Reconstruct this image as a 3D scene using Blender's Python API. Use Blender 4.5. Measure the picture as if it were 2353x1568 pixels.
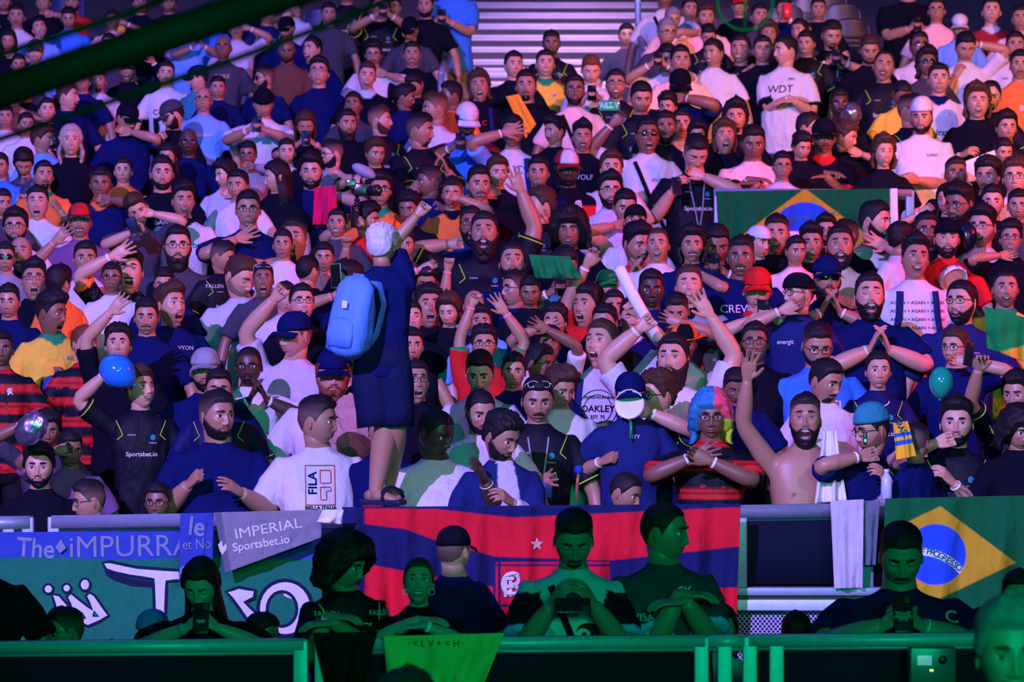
import bpy, math, random, bmesh
import numpy as np
import gc
from itertools import chain
from mathutils import Vector, Matrix
from mathutils.bvhtree import BVHTree

scene = bpy.context.scene
for _o in list(bpy.data.objects):
    bpy.data.objects.remove(_o)
COL = scene.collection
R = math.radians

# ------------------------------------------------------------------ camera
IW, IH = 2353, 1568
FP = IW * 105 / 36.0            # focal length in pixels
ZC, HY = 2.18, 900.0            # camera height, horizon row of the picture
cam_d = bpy.data.cameras.new('camera'); cam = bpy.data.objects.new('camera', cam_d); COL.objects.link(cam)
cam_d.lens = 105; cam_d.sensor_width = 36; cam_d.sensor_fit = 'HORIZONTAL'
cam_d.shift_y = (HY - IH / 2) / IW
cam_d.clip_end = 200
cam.location = (0, 0, ZC); cam.rotation_euler = (R(90), 0, 0)
cam_d.dof.use_dof = True; cam_d.dof.focus_distance = 17.0; cam_d.dof.aperture_fstop = 4.5
scene.camera = cam

def W(px, py, d):
    return Vector(((px - IW / 2) * d / FP, d, ZC + (HY - py) * d / FP))

# ------------------------------------------------------------------ world, stage lights, exposure
world = bpy.data.worlds.new('world'); scene.world = world; world.use_nodes = True
world.node_tree.nodes['Background'].inputs[0].default_value = (0.10, 0.08, 0.9, 1)
world.node_tree.nodes['Background'].inputs[1].default_value = 0.03
scene.view_settings.view_transform = 'Standard'; scene.view_settings.look = 'None'
scene.view_settings.gamma = 1.0; scene.view_settings.use_curve_mapping = False
scene.view_settings.exposure = 0.0

def spot(name, loc, aim, color, power, cone, blend, size):
    l = bpy.data.lights.new(name, 'SPOT'); l.color = color; l.energy = power
    l.spot_size = R(cone); l.spot_blend = blend; l.shadow_soft_size = size
    o = bpy.data.objects.new(name, l); COL.objects.link(o); o.location = loc
    o.rotation_euler = (Vector(aim) - Vector(loc)).to_track_quat('-Z', 'Y').to_euler()
    return o

def area(name, loc, aim, color, power, sx, sy):
    l = bpy.data.lights.new(name, 'AREA'); l.shape = 'RECTANGLE'; l.size = sx; l.size_y = sy
    l.color = color; l.energy = power
    o = bpy.data.objects.new(name, l); COL.objects.link(o); o.location = loc
    o.rotation_euler = (Vector(aim) - Vector(loc)).to_track_quat('-Z', 'Y').to_euler()
    return o

spot('violet_stage_spot', (-9.0, -7.0, 12.6), (-.5, 22.0, 3.8), (0.40, 0.225, 1.0), 60000, 38, 0.4, 0.022)
spot('lavender_stage_spot', (9.5, -5.0, 12.0), (1.6, 20.0, 3.2), (0.66, 0.30, 1.0), 6000, 36, 0.5, 0.022)
spot('warm_pink_stage_spot', (13.0, 6.0, 11.0), (5.4, 26.5, 5.0), (1.0, 0.28, 0.08), 23000, 26, 0.8, 0.2)
spot('red_side_spot', (13.0, 17.0, 7.5), (0.8, 22.5, 3.2), (1.0, 0.02, 0.08), 7500, 50, 0.8, 0.2)
spot('stair_wash_light', (1.0, 26.0, 14.0), (1.2, 37.0, 6.0), (0.72, 0.45, 1.0), 9000, 30, 0.6, 0.4)
area('green_stage_wash', (2.0, -3.0, 4.5), (0.0, 14.0, 1.2), (0.0, 1.0, 0.45), 880, 6, 2)
area('blue_ceiling_wash', (-6.0, 20.0, 12.0), (-3.0, 26.0, 4.0), (0.05, 0.10, 1.0), 550, 6, 6)

# ------------------------------------------------------------------ mesh helpers
_gfc = {}
_fc = {}
def flat_faces(Fc):
    if isinstance(Fc, np.ndarray): return Fc.astype(np.int32).ravel(), np.full(len(Fc), Fc.shape[1], dtype=np.int32)
    k = id(Fc)
    if k in _fc and _fc[k][0] is Fc: return _fc[k][1]
    ln = np.fromiter(map(len, Fc), dtype=np.int32, count=len(Fc)); fl = np.fromiter(chain.from_iterable(Fc), dtype=np.int32, count=int(ln.sum()))
    if any(Fc is g for g in _gfc.values()): _fc[k] = (Fc, (fl, ln))
    return fl, ln

def new_obj(name, V, Fc, mat, parent=None, colors=None, smooth=True, loc=None):
    me = bpy.data.meshes.new(name)
    V = np.ascontiguousarray(V, dtype=np.float32); fl, ln = Fc if isinstance(Fc, tuple) else flat_faces(Fc)
    me.vertices.add(len(V)); me.vertices.foreach_set('co', V.ravel())
    me.loops.add(len(fl)); me.loops.foreach_set('vertex_index', fl)
    me.polygons.add(len(ln)); me.polygons.foreach_set('loop_start', np.concatenate([[0], np.cumsum(ln)[:-1]]).astype(np.int32))
    me.update(calc_edges=True); me.validate()
    if smooth:
        me.polygons.foreach_set('use_smooth', np.ones(len(me.polygons), dtype=bool))
    if colors is not None:
        a = me.color_attributes.new('Col', 'FLOAT_COLOR', 'POINT')
        c = np.ones((len(V), 4), dtype=np.float32); c[:, :3] = colors
        a.data.foreach_set('color', c.ravel())
    if mat is not None: me.materials.append(mat)
    o = bpy.data.objects.new(name, me); COL.objects.link(o)
    if parent is not None: o.parent = parent
    if loc is not None: o.location = loc
    return o

def empty(name, loc, label=None, cat=None, group=None):
    o = bpy.data.objects.new(name, None); o.empty_display_size = 0.1; COL.objects.link(o); o.location = loc
    tag(o, label, cat, group); return o

def tag(o, label=None, cat=None, group=None, kind=None):
    if label: o['label'] = label
    if cat: o['category'] = cat
    if group: o['group'] = group
    if kind: o['kind'] = kind
    return o

class MB:
    """collects pieces into one mesh"""
    def __init__(s): s.V = []; s.F = []; s.L = []; s.C = []; s.n = 0
    def add(s, V, Fc, c=(1, 1, 1)):
        V = np.asarray(V, dtype=float).reshape(-1, 3)
        c = np.asarray(c, dtype=float)
        if c.ndim == 1: c = np.tile(c, (len(V), 1))
        s.V.append(V); s.C.append(c)
        n = s.n
        fl, ln = flat_faces(Fc); s.F.append(fl + n); s.L.append(ln); s.n += len(V); return s
    def tr(s, M3, t=(0, 0, 0)):
        s.V = [v @ np.asarray(M3, dtype=float).T + np.asarray(t, dtype=float) for v in s.V]; return s
    def arrays(s):
        return np.concatenate(s.V), (np.concatenate(s.F).astype(np.int32), np.concatenate(s.L)), np.concatenate(s.C)
    def build(s, name, mat, parent=None, smooth=True, loc=None):
        V, Fc, C = s.arrays()
        return new_obj(name, V, Fc, mat, parent, C, smooth, loc)

def grid_faces(nu, nv, closed_u=False):
    f = []
    for j in range(nv - 1):
        for i in range(nu if closed_u else nu - 1):
            i2 = (i + 1) % nu
            f.append((j * nu + i, j * nu + i2, (j + 1) * nu + i2, (j + 1) * nu + i))
    return f

def gfaces(nu, nv, closed):
    k = (nu, nv, closed)
    if k not in _gfc: _gfc[k] = grid_faces(nu, nv, closed)
    return _gfc[k]

def tube(P, rad, n=10, ratio=1.0, up=(0, 1, 0), cap=True, power=2.0):
    """loft along P; rad may be numbers or (rx, ry)"""
    P = [np.asarray(p, dtype=float) for p in P]; m = len(P)
    V = []; up = np.asarray(up, dtype=float)
    T = []
    for i in range(m):
        t = P[min(i + 1, m - 1)] - P[max(i - 1, 0)]
        T.append(t / (np.linalg.norm(t) + 1e-9))
    a = up - T[0] * np.dot(up, T[0])
    if np.linalg.norm(a) < 1e-3: a = np.array((1, 0, 0)) - T[0] * T[0][0]
    a /= np.linalg.norm(a)
    ang = np.arange(n) * 2 * math.pi / n
    ca, sa = np.cos(ang), np.sin(ang)
    if power != 2.0:
        k = (np.abs(ca) ** power + np.abs(sa) ** power) ** (-1 / power); ca, sa = ca * k, sa * k
    for i in range(m):
        a = a - T[i] * np.dot(a, T[i]); a /= (np.linalg.norm(a) + 1e-9)
        b = np.cross(T[i], a)
        r = rad[i]; rx, ry = (r if isinstance(r, (tuple, list)) else (r, r * ratio))
        V.append(P[i] + np.outer(ca, b) * rx + np.outer(sa, a) * ry)
    V = np.concatenate(V)
    Fc = list(gfaces(n, m, True))
    if cap:
        c0 = len(V); V = np.vstack([V, P[0][None], P[-1][None]])
        for i in range(n):
            j = (i + 1) % n
            Fc.append((c0, j, i)); Fc.append((c0 + 1, (m - 1) * n + i, (m - 1) * n + j))
    return V, Fc

def box(c, h, M3=None):
    V = np.array([[x, y, z] for x in (-1, 1) for y in (-1, 1) for z in (-1, 1)], dtype=float) * np.asarray(h)
    if M3 is not None: V = V @ np.asarray(M3).T
    V = V + np.asarray(c)
    return V, [(0, 1, 3, 2), (4, 6, 7, 5), (0, 4, 5, 1), (2, 3, 7, 6), (0, 2, 6, 4), (1, 5, 7, 3)]

def rbox(c, h, bev, M3=None):
    """box with chamfered edges"""
    bm = bmesh.new(); bmesh.ops.create_cube(bm, size=2)
    for v in bm.verts: v.co = Vector((v.co.x * h[0], v.co.y * h[1], v.co.z * h[2]))
    bmesh.ops.bevel(bm, geom=list(bm.edges), offset=bev, segments=2, affect='EDGES', profile=0.6)
    bm.verts.ensure_lookup_table()
    V = np.array([v.co[:] for v in bm.verts]); Fc = [tuple(v.index for v in f.verts) for f in bm.faces]; bm.free()
    if M3 is not None: V = V @ np.asarray(M3).T
    return V + np.asarray(c), Fc

def sphere(c, r, nu=16, nv=10):
    V = []
    for j in range(nv):
        th = math.pi * j / (nv - 1)
        for i in range(nu):
            ph = 2 * math.pi * i / nu
            V.append((math.sin(th) * math.cos(ph), math.sin(th) * math.sin(ph), math.cos(th)))
    V = np.array(V) * np.asarray(r) + np.asarray(c)
    return V, gfaces(nu, nv, True)

def rotm(yaw, pitch=0, roll=0):
    return np.array((Matrix.Rotation(R(yaw), 3, 'Z') @ Matrix.Rotation(R(pitch), 3, 'X') @ Matrix.Rotation(R(roll), 3, 'Y')))

def sstep(a, b, x):
    t = np.clip((x - a) / (b - a), 0, 1); return t * t * (3 - 2 * t)

def fnoise(P, seed, f):
    """cheap smooth pseudo noise for arrays, -1..1"""
    r = np.random.RandomState(seed); out = 0
    for k in range(5):
        d = r.normal(size=3); d /= np.linalg.norm(d); d2 = r.normal(size=3); d2 /= np.linalg.norm(d2)
        out = out + np.sin(P @ d * f * (1 + .35 * k) + r.uniform(0, 6.28) + 1.3 * np.sin(P @ d2 * f * .7 + r.uniform(0, 6)))
    return out / 5

# ------------------------------------------------------------------ materials
def nodemat(name):
    m = bpy.data.materials.new(name); m.use_nodes = True
    nt = m.node_tree; b = nt.nodes['Principled BSDF']; return m, nt, b

def mat_col(name, rough=0.6, spec=0.4, bump=0.0, bscale=80, stretch=(1, 1, 1), sheen=0.0, var=0.0, metal=0.0, sss=0.0, coat=0.0, bdist=.004):
    """material whose base colour is the mesh's own colour attribute, varied and roughened by noise"""
    m, nt, b = nodemat(name); N = nt.nodes; L = nt.links
    at = N.new('ShaderNodeAttribute'); at.attribute_name = 'Col'
    tc = N.new('ShaderNodeTexCoord'); mp = N.new('ShaderNodeMapping'); mp.inputs['Scale'].default_value = stretch
    nz = N.new('ShaderNodeTexNoise'); nz.inputs['Scale'].default_value = bscale; nz.inputs['Detail'].default_value = 3
    L.new(tc.outputs['Object'], mp.inputs[0]); L.new(mp.outputs[0], nz.inputs[0])
    hs = N.new('ShaderNodeHueSaturation')
    mr = N.new('ShaderNodeMapRange'); mr.inputs[3].default_value = 1 - var; mr.inputs[4].default_value = 1 + var
    L.new(nz.outputs[0], mr.inputs[0]); L.new(mr.outputs[0], hs.inputs['Value']); L.new(at.outputs['Color'], hs.inputs['Color'])
    L.new(hs.outputs[0], b.inputs['Base Color'])
    b.inputs['Roughness'].default_value = rough; b.inputs['Specular IOR Level'].default_value = spec
    b.inputs['Metallic'].default_value = metal; b.inputs['Sheen Weight'].default_value = sheen
    b.inputs['Coat Weight'].default_value = coat
    if bump:
        bp = N.new('ShaderNodeBump'); bp.inputs['Strength'].default_value = bump; bp.inputs['Distance'].default_value = bdist
        L.new(nz.outputs[0], bp.inputs['Height']); L.new(bp.outputs[0], b.inputs['Normal'])
    return m

def mat_flat(name, c, rough=0.5, metal=0.0, emit=None, es=1.0, spec=0.5, var=0.06, bscale=20, trans=0.0):
    m, nt, b = nodemat(name); N = nt.nodes; L = nt.links
    nz = N.new('ShaderNodeTexNoise'); nz.inputs['Scale'].default_value = bscale; nz.inputs['Detail'].default_value = 4
    tc = N.new('ShaderNodeTexCoord'); L.new(tc.outputs['Object'], nz.inputs[0])
    mx = N.new('ShaderNodeMix'); mx.data_type = 'RGBA'
    mx.inputs[6].default_value = (*[max(0, v * (1 - var * 2)) for v in c], 1); mx.inputs[7].default_value = (*[min(1, v * (1 + var * 2)) for v in c], 1)
    L.new(nz.outputs[0], mx.inputs[0]); L.new(mx.outputs[2], b.inputs['Base Color'])
    b.inputs['Roughness'].default_value = rough; b.inputs['Metallic'].default_value = metal
    b.inputs['Specular IOR Level'].default_value = spec; b.inputs['Transmission Weight'].default_value = trans
    if emit: b.inputs['Emission Color'].default_value = (*emit, 1); b.inputs['Emission Strength'].default_value = es
    return m

M_SKIN = mat_col('skin', 0.42, 0.5, 0.10, 220, var=0.05)
M_HAIR = mat_col('hair', 0.5, 0.20, 0.9, 130, (1.6, 1.6, .35), var=0.35)
M_CLOTH = mat_col('cloth', 0.9, 0.06, 0.6, 16, (1, 1, .55), sheen=0.0, var=0.10, bdist=.03)
M_SHINY = mat_col('shiny_cloth', 0.6, 0.14, 0.35, 16, (1, 1, .55), sheen=0.0, var=0.10, bdist=.03)
M_PLASTIC = mat_col('plastic', 0.25, 0.5, 0, 40, var=0.03)
M_FOIL = mat_col('foil', 0.22, 0.5, 0.9, 22, var=0.1, metal=0.9)
M_METAL = mat_flat('painted_steel', (0.42, 0.44, 0.48), 0.4, 0.6)
M_LENS = mat_flat('dark_lens', (0.01, 0.01, 0.015), 0.06, 0.0, spec=0.9)
M_SCREEN = mat_flat('phone_screen', (0.02, 0.03, 0.03), 0.1, 0, (0.10, 0.6, 0.5), 0.35)
M_SCREEN_DARK = mat_flat('phone_glass', (0.01, 0.01, 0.012), 0.08, 0)

CLR = dict(navy=(.004, .009, .075), black=(.005, .006, .014), white=(.62, .62, .64), grey=(.28, .28, .34), dgrey=(.05, .05, .075),
           blue=(.04, .20, .72), sky=(.16, .38, .85), red=(.58, .02, .02), orange=(.86, .20, .04), yellow=(.86, .55, .06), pink=(.85, .52, .50),
           peach=(.90, .58, .42), maroon=(.30, .02, .03), purple=(.16, .08, .20), teal=(.03, .24, .30), green=(.02, .28, .10),
           tan=(.55, .44, .30), lav=(.52, .50, .62), crimson=(.50, .02, .10), lime=(.45, .75, .05), brown=(.13, .06, .04),
           dblue=(.012, .022, .12), skin=(.6, .4, .3), silver=(.7, .7, .74), gold=(.85, .5, .05))

# ------------------------------------------------------------------ head
SKIN = {1: (.58, .32, .215), 2: (.42, .22, .135), 3: (.23, .112, .066), 4: (.075, .038, .025)}
HAIRC = dict(hk=(.012, .010, .012), hn=(.055, .028, .016), hl=(.42, .34, .28), hg=(.22, .22, .24), hs=(.62, .60, .66), hr=(.16, .05, .02))

def lats(nv, face=True):
    th = np.linspace(0, math.pi, 400)
    w = 1 + (2.2 * np.exp(-((th - R(112)) / R(26)) ** 2) if face else 0)
    c = np.cumsum(w); c = (c - c[0]) / (c[-1] - c[0])
    return np.interp(np.linspace(0, 1, nv), c, th)

def lons(nu, face=True):
    t = np.linspace(-1, 1, nu, endpoint=False)
    return math.pi * (0.5 * t + 0.5 * t ** 3) if face else math.pi * t

def head_surface(ph, th, p):
    n = np.stack([np.sin(th) * np.sin(ph), -np.sin(th) * np.cos(ph), np.cos(th)], -1)
    k = (np.abs(n) ** 2.25).sum(-1) ** (-1 / 2.25)
    D = p['D']; wid = p['wid']
    x = .0755 * wid * n[..., 0] * k; y = .094 * n[..., 1] * k; z = .1205 * n[..., 2] * k
    lo = z < 0
    z = np.where(lo, z * (1 + D / .12), z)
    t = np.clip(-z / (.12 + D), 0, 1)
    x = x * (1 - p['jaw'] * t ** 1.9)
    y = np.where(y > 0, y * (1 - .42 * t ** 1.2), y * (1 - .07 * t ** 2))
    y = y + np.where(n[..., 1] > 0, .010 * sstep(0, .6, n[..., 1]) * sstep(-.06, .04, z), 0)
    ax = np.abs(x); f = sstep(.05, .45, -n[..., 1])
    def g(a, x0, z0, sx, sz): return a * np.exp(-((ax - x0) / sx) ** 2 - ((z - z0) / sz) ** 2)
    dy = g(-.005, .026, .026, .022, .009) + g(.012, .0325, .002, .016, .012) + g(-.0045, .047, -.026, .018, .016)
    h = np.interp(z, [-.053, -.046, -.037, -.005, .020], [0, .016, .0235, .010, .0]) * p['nose']
    sg = np.interp(z, [-.05, -.036, .0], [.013, .0105, .0075])
    dy = dy - h * np.exp(-(x / sg) ** 2) + g(-.008, .0145, -.042, .0075, .007)
    ze = z - p['smile'] * 7 * x * x
    mw = p['mw']; zu = -.0635; zl = -.0765 - D
    dy = dy + g(-.006, 0, -.072 - D / 2, .030, .022 + D / 2)
    lipx = np.exp(-(x / (mw * 1.05)) ** 4)
    lu = np.exp(-((ze - zu) / .0048) ** 2) * lipx; ll = np.exp(-((ze - zl) / .0055) ** 2) * lipx
    dy = dy - .0045 * lu - .0055 * ll + .003 * np.exp(-((ze + .070 + D / 2) / .0022) ** 2) * lipx * (D < .003)
    dy = dy + g(.004, 0, -.089 - D, .022, .006) + g(-.009, 0, -.107 - D, .021, .013)
    zc = (zu + zl) / 2; hh = (zu - zl) / 2 - .0015
    e = (x / mw) ** 2 + ((ze - zc) / hh) ** 2
    cav = sstep(1.12, .80, e) * (D > .003) * f
    teeth = (ze > zu - .0115) * (ax < mw * .86)
    dy = dy + cav * .012
    y = y + dy * f
    c = np.empty(x.shape + (3,)); c[:] = p['skin']
    lipc = np.array(p['skin']) * np.array((.72, .38, .40))
    lw = np.clip((lu + ll) * 1.1, 0, 1)[..., None] * f[..., None]
    c = c * (1 - lw) + lipc * lw
    ck = (np.exp(-((ax - .042) / .02) ** 2 - ((z + .035) / .02) ** 2) * f * .18)[..., None]
    c = c * (1 - ck) + c * np.array((1.15, .82, .80)) * ck
    if p['stub'] > 0:
        w = (beard_w(ph, x, z, p, 'full') * p['stub'])[..., None]; c = c * (1 - w) + np.array(p['hair']) * 1.5 * w
    m = (cav > .6)
    c = np.where(m[..., None], np.array((.05, .008, .010)), c)
    return np.stack([x, y, z], -1), c

def beard_w(ph, x, z, p, kind):
    a = np.abs(np.degrees(ph)); D = p['D']; ax = np.abs(x)
    top = np.interp(a, [0, 14, 24, 38, 58, 76, 92, 100], [-.0535, -.0535, -.062, -.068, -.050, -.022, .0, -.02])
    w = sstep(-.004, .006, top - z) * sstep(103, 92, a)
    e = (x / .027) ** 2 + ((z + .070 + D / 2) / (.0125 + D / 2)) ** 2
    w = w * sstep(.75, 1.15, e)
    w = w * (1 - .9 * np.exp(-((ax) / .012) ** 2 - ((z + .089 + D) / .003) ** 2))
    if kind == 'moust': w = sstep(.036, .030, ax) * sstep(-.0525, -.0545, z) * sstep(-.0655, -.0625, z) * (a < 60)
    if kind == 'goat':
        w2 = sstep(.034, .026, ax) * (a < 75); w = w * w2
    return w

def head_params(pr):
    rs = random.Random(int(pr['x'] * 7 + pr['y'] * 13))
    fem = 'fem' in pr['fl']
    D = {0: 0.0, 1: .004, 2: .013, 3: .034}[pr['mouth']]
    sk = np.array(SKIN[pr['skin']]) * rs.uniform(.9, 1.08)
    return dict(D=D, wid=rs.uniform(1.01, 1.09) * pr.get('hw', 1) * (.95 if fem else 1), jaw=rs.uniform(.26, .36) + (.06 if fem else 0) - (.10 if pr.get('w', 1) > 1.12 else 0),
                nose=rs.uniform(.85, 1.15) * (.85 if fem else 1), smile={0: 0, 1: .8, 2: 1, 3: .3}[pr['mouth']],
                mw={0: .024, 1: .029, 2: .030, 3: .026}[pr['mouth']], skin=sk, hair=np.array(pr['hc']),
                stub=.55 if 'st' in pr['fl'] else (.75 if ('be' in pr['fl'] or 'bb' in pr['fl']) else 0.0))

def head_mesh(pr, p, hi):
    nu, nv = (80, 62) if pr['h'] > 88 else (64, 50) if pr['h'] > 70 else (52, 40)
    PH, TH = np.meshgrid(lons(nu), lats(nv))
    P, C = head_surface(PH, TH, p)
    mb = MB(); mb.add(P.reshape(-1, 3), gfaces(nu, nv, True), C.reshape(-1, 3))
    sk = p['skin']
    if p['D'] > .003:                       # open mouth: dark inside, row of teeth, tongue
        F = P.reshape(-1, 3); F = F[(F[:, 1] < -.03) & (np.abs(F[:, 0]) < .05) & (F[:, 2] < -.03)]
        D = p['D']; mw = p['mw'] * .93; zc = -.070 - D / 2; hh = .0045 + D / 2
        def ysurf(X, Z):
            d2 = (F[None, :, 0] - X[:, None]) ** 2 + (F[None, :, 2] - Z[:, None]) ** 2; k = np.argpartition(d2, 12, axis=1)[:, :12]
            return F[k, 1].min(axis=1)
        def patch(z0, z1, wsc, push, col, nu=15, nv=5):
            U, Vv = np.meshgrid(np.linspace(-1, 1, nu), np.linspace(0, 1, nv)); X = (U * mw * wsc).ravel()
            env = np.sqrt(np.clip(1 - (X / mw) ** 2, 0, 1)); lo, up = np.maximum(z0 * hh, -env * hh), np.minimum(z1 * hh, env * hh); lo = np.minimum(lo, up)
            Z = zc + (lo + (up - lo) * Vv.ravel()); Z2 = Z + p['smile'] * 7 * X * X
            mb.add(np.stack([X, ysurf(X, Z2) + push, Z2], 1), gfaces(nu, nv, False), col)
        patch(-1, 1, 1, .0022, (.030, .004, .006), 19, 7)
        th = min(.0095, hh * 1.3) / hh
        patch(1 - th, .95, .84, .0012, (.80, .76, .70))
        if p['D'] > .02: patch(-.95, -.35, .62, .0014, (.35, .08, .08)); patch(-.93, -.72, .70, .0008, (.62, .58, .52))
    down = pr['pitch'] > 22 or 'ec' in pr['fl']; squint = pr['mouth'] >= 2
    for s in (-1, 1):                       # eyeballs with lids
        V, Fc = sphere((0, 0, 0), (1, 1, 1), 20, 14)
        V = V[:, [0, 2, 1]] * np.array((1, 1, 1)); fr = -V[:, 1]       # pole along y
        el = V[:, 2]
        c = np.tile((.80, .78, .76), (len(V), 1))
        iris = (fr > .83); c[iris] = (.022, .012, .008)
        up, dn = (.62, -.62) if not squint else (.40, -.42)
        if down: up = -.35
        lid = (el > up) | (el < dn) ; c[lid] = sk * .92
        lash = (el > up - .24) & (el <= up); c[lash] = (.02, .012, .012)
        rr = np.where(lid, 1.05, 1.0)[:, None]
        mb.add(V * rr * np.array((.0168, .0125, .0130)) + np.array((s * .0320 * p['wid'], -.0745, .0020)), [f[::-1] for f in Fc], c)
        # brow
        bx = np.linspace(.013, .050, 7); B = []
        for q in bx:
            u = (q - .013) / .037
            zz = .0235 + .0035 * math.sin(u * 3.1) - .0025 * u + (.004 if pr['mouth'] == 3 else 0); F3 = mb.V[0]; k_ = np.argmin((F3[:, 0] - s * q * p['wid']) ** 2 + (F3[:, 2] - zz) ** 2 + (F3[:, 1] > 0)); yy = F3[k_, 1] - .0006
            B.append((s * q * p['wid'], yy, zz))
        thick = .0056 if 'fem' not in pr['fl'] else .0034
        V, Fc = tube(B, [thick * .8, thick * 1.15, thick * 1.15, thick, thick * .85, thick * .6, .0008], 8, .75)
        hc = np.array(p['hair']) * 1.2 if pr['hk'] not in ('hs', 'hl', 'hg') else np.array((.06, .04, .03))
        mb.add(V, Fc, hc)
        # ear
        V, Fc = sphere((0, 0, 0), (.0065, .0165, .030), 14, 10)
        V[:, 1] += V[:, 2] * .25 * 1; V[:, 1] *= 1 + .25 * np.sign(V[:, 2]) * np.minimum(np.abs(V[:, 2]) / .03, 1)
        out = (V[:, 0] * s > 0); dent = np.exp(-(V[:, 1] / .009) ** 2 - ((V[:, 2] + .001) / .016) ** 2)
        V[:, 0] = V[:, 0] * np.where(out, 1 - .9 * dent, 1)
        a = R(22) * s; x = V[:, 0] * math.cos(a) - V[:, 1] * math.sin(a); y = V[:, 0] * math.sin(a) + V[:, 1] * math.cos(a)
        V[:, 0] = x + s * (.0765 * p['wid']); V[:, 1] = y + .012; V[:, 2] -= .012
        mb.add(V, Fc, sk * np.array((1.05, .92, .9)))
    return mb

def hair_mesh(pr, p, style, under_cap=False):
    seed = int(pr['x'] + pr['y'] * 3); fl = pr['fl']
    nu, nv = (72, 54) if pr['h'] > 84 else (60, 44)
    if style in ('bald',): return None
    PH, TH = np.meshgrid(lons(nu, False), np.linspace(0, math.pi, nv))
    p2 = dict(p); p2['D'] = 0; p2['stub'] = 0
    P, _ = head_surface(PH, TH, p2)
    n = np.stack([np.sin(TH) * np.sin(PH), -np.sin(TH) * np.cos(PH), np.cos(TH)], -1)
    a = np.abs(np.degrees(PH)); z = P[..., 2]
    hl = .066 if style != 'recede' else .085
    line = np.interp(a, [0, 30, 46, 58, 70, 80, 88, 100, 120, 150, 180], [hl, hl + .002, .060, .038, .012, -.014, .016, .020, -.035, -.060, -.066])
    w = sstep(-.002, .010, z - line)
    topw = sstep(.035, .085, z); side = 1 - topw
    T = dict(buzz=(.003, .002), short=(.013, .004), quiff=(.026, .004), curly=(.030, .012), wavy=(.034, .026), long=(.022, .020), bun=(.011, .008),
             afro=(.090, .085), wig=(.034, .040), recede=(.010, .005), med=(.026, .014), fade=(.016, .0015), big=(.055, .058))[style]
    t = T[0] * topw + T[1] * side
    if style in ('short', 'quiff', 'fade', 'med', 'wavy'):
        t = t * (1 + .55 * np.exp(-((PH + .3 * math.sin(seed)) / .8) ** 2) * topw * (1 if style != 'quiff' else 1.5))
    if under_cap: t = T[1] * .8 * np.ones_like(t); t = np.where(z > .06, 0.0, t)
    amp = dict(curly=.40, afro=.16, wavy=.28, wig=.3, big=.22).get(style, .16)
    fr = dict(curly=170, afro=95, wavy=90, big=80).get(style, 120)
    Q = P.reshape(-1, 3)
    nz = fnoise(Q, seed, fr).reshape(t.shape) + .5 * fnoise(Q * (1, 1, .4), seed + 5, fr * 2.2).reshape(t.shape)
    t = t * (1 + amp * nz) + .0015
    if style in ('afro', 'big', 'wig'): line2 = np.interp(a, [0, 38, 60, 80, 180], [.050, .045, -.02, -.07, -.10]); w = sstep(-.01, .012, z - line2)
    off = w * t - .006 * (1 - w)
    P = P + n * off[..., None]
    mb = MB(); hc = np.array(pr['hc'])
    C = np.tile(hc, (P.reshape(-1, 3).shape[0], 1))
    if style == 'wig':
        Q = P.reshape(-1, 3); C = np.where((Q[:, :1] < .015), np.array((.03, .22, .42)), np.array((.85, .10, .16)))
        C = np.where((Q[:, :1] >= .015) & (Q[:, 2:3] < -.01), np.array((.55, .75, .05)), C)
    if style == 'fade':
        C = C * (1 + 2.2 * (1 - topw.reshape(-1, 1)) * .6) + np.array(p['skin']) * .22 * (1 - topw.reshape(-1, 1))
    G = np.array(gfaces(nu, nv, True)); wk = w.reshape(-1); G = G[wk[G].max(axis=1) > .01]; us, inv = np.unique(G.ravel(), return_inverse=True)
    mb.add(P.reshape(-1, 3)[us], inv.reshape(-1, 4), C[us])
    if style in ('long', 'wavy', 'wig', 'big', 'afro') :
        L = {'long': .30, 'wavy': .10, 'wig': .12, 'big': .10, 'afro': .02}[style]
        if 'xl' in fl: L = .36
        nseg, nz_ = 40, 18; front = 66 if style == 'long' else 74
        A = np.concatenate([np.linspace(front, 360 - front, nseg // 2), np.linspace(360 - front, front, nseg // 2)])
        inner = np.concatenate([np.zeros(nseg // 2), np.ones(nseg // 2)])
        V = []
        for j in range(nz_):
            u = j / (nz_ - 1); zz = .075 - u * (.105 + L)
            rx = .078 + .020 * min(1, u * 2.5) + (.045 if style in ('big', 'afro') else .018 if style == 'wig' else 0) * math.sin(min(u * 2.2, 2.2)) + .008 * math.sin(u * 9 + seed)
            ry = .100 + .014 * min(1, u * 2) - .025 * u + (.04 if style in ('big', 'afro') else .015 if style == 'wig' else 0)
            for q in range(nseg):
                th = .022 * inner[q] * (1 if 0 < j < nz_ - 1 else .2)
                wv = .006 * math.sin(A[q] * .16 + seed) + (.008 * math.sin(A[q] * .3 + u * 16) if style != 'long' or 'wv' in fl else 0)
                V.append((math.sin(R(A[q])) * (rx - th + wv), -math.cos(R(A[q])) * (ry - th + wv) + .008, zz))
        V = np.array(V); C = np.tile(hc, (len(V), 1))
        if style == 'wig':
            C = np.where((V[:, :1] < .0), np.array((.03, .22, .42)), np.array((.85, .10, .16))); C = np.where((V[:, :1] >= .0) & (V[:, 2:3] < -.02), np.array((.55, .75, .05)), C)
        if pr['hk'] == 'hl': C = C * (.8 + .3 * np.sin(V[:, :1] * 300))
        mb.add(V, gfaces(nseg, nz_, True), C)
    if style == 'bun':
        V, Fc = sphere((0, .115, .055), (.032, .030, .032), 16, 12); V = V + (fnoise(V, seed, 150) * .004)[:, None]; mb.add(V, Fc, hc)
    return mb

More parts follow.
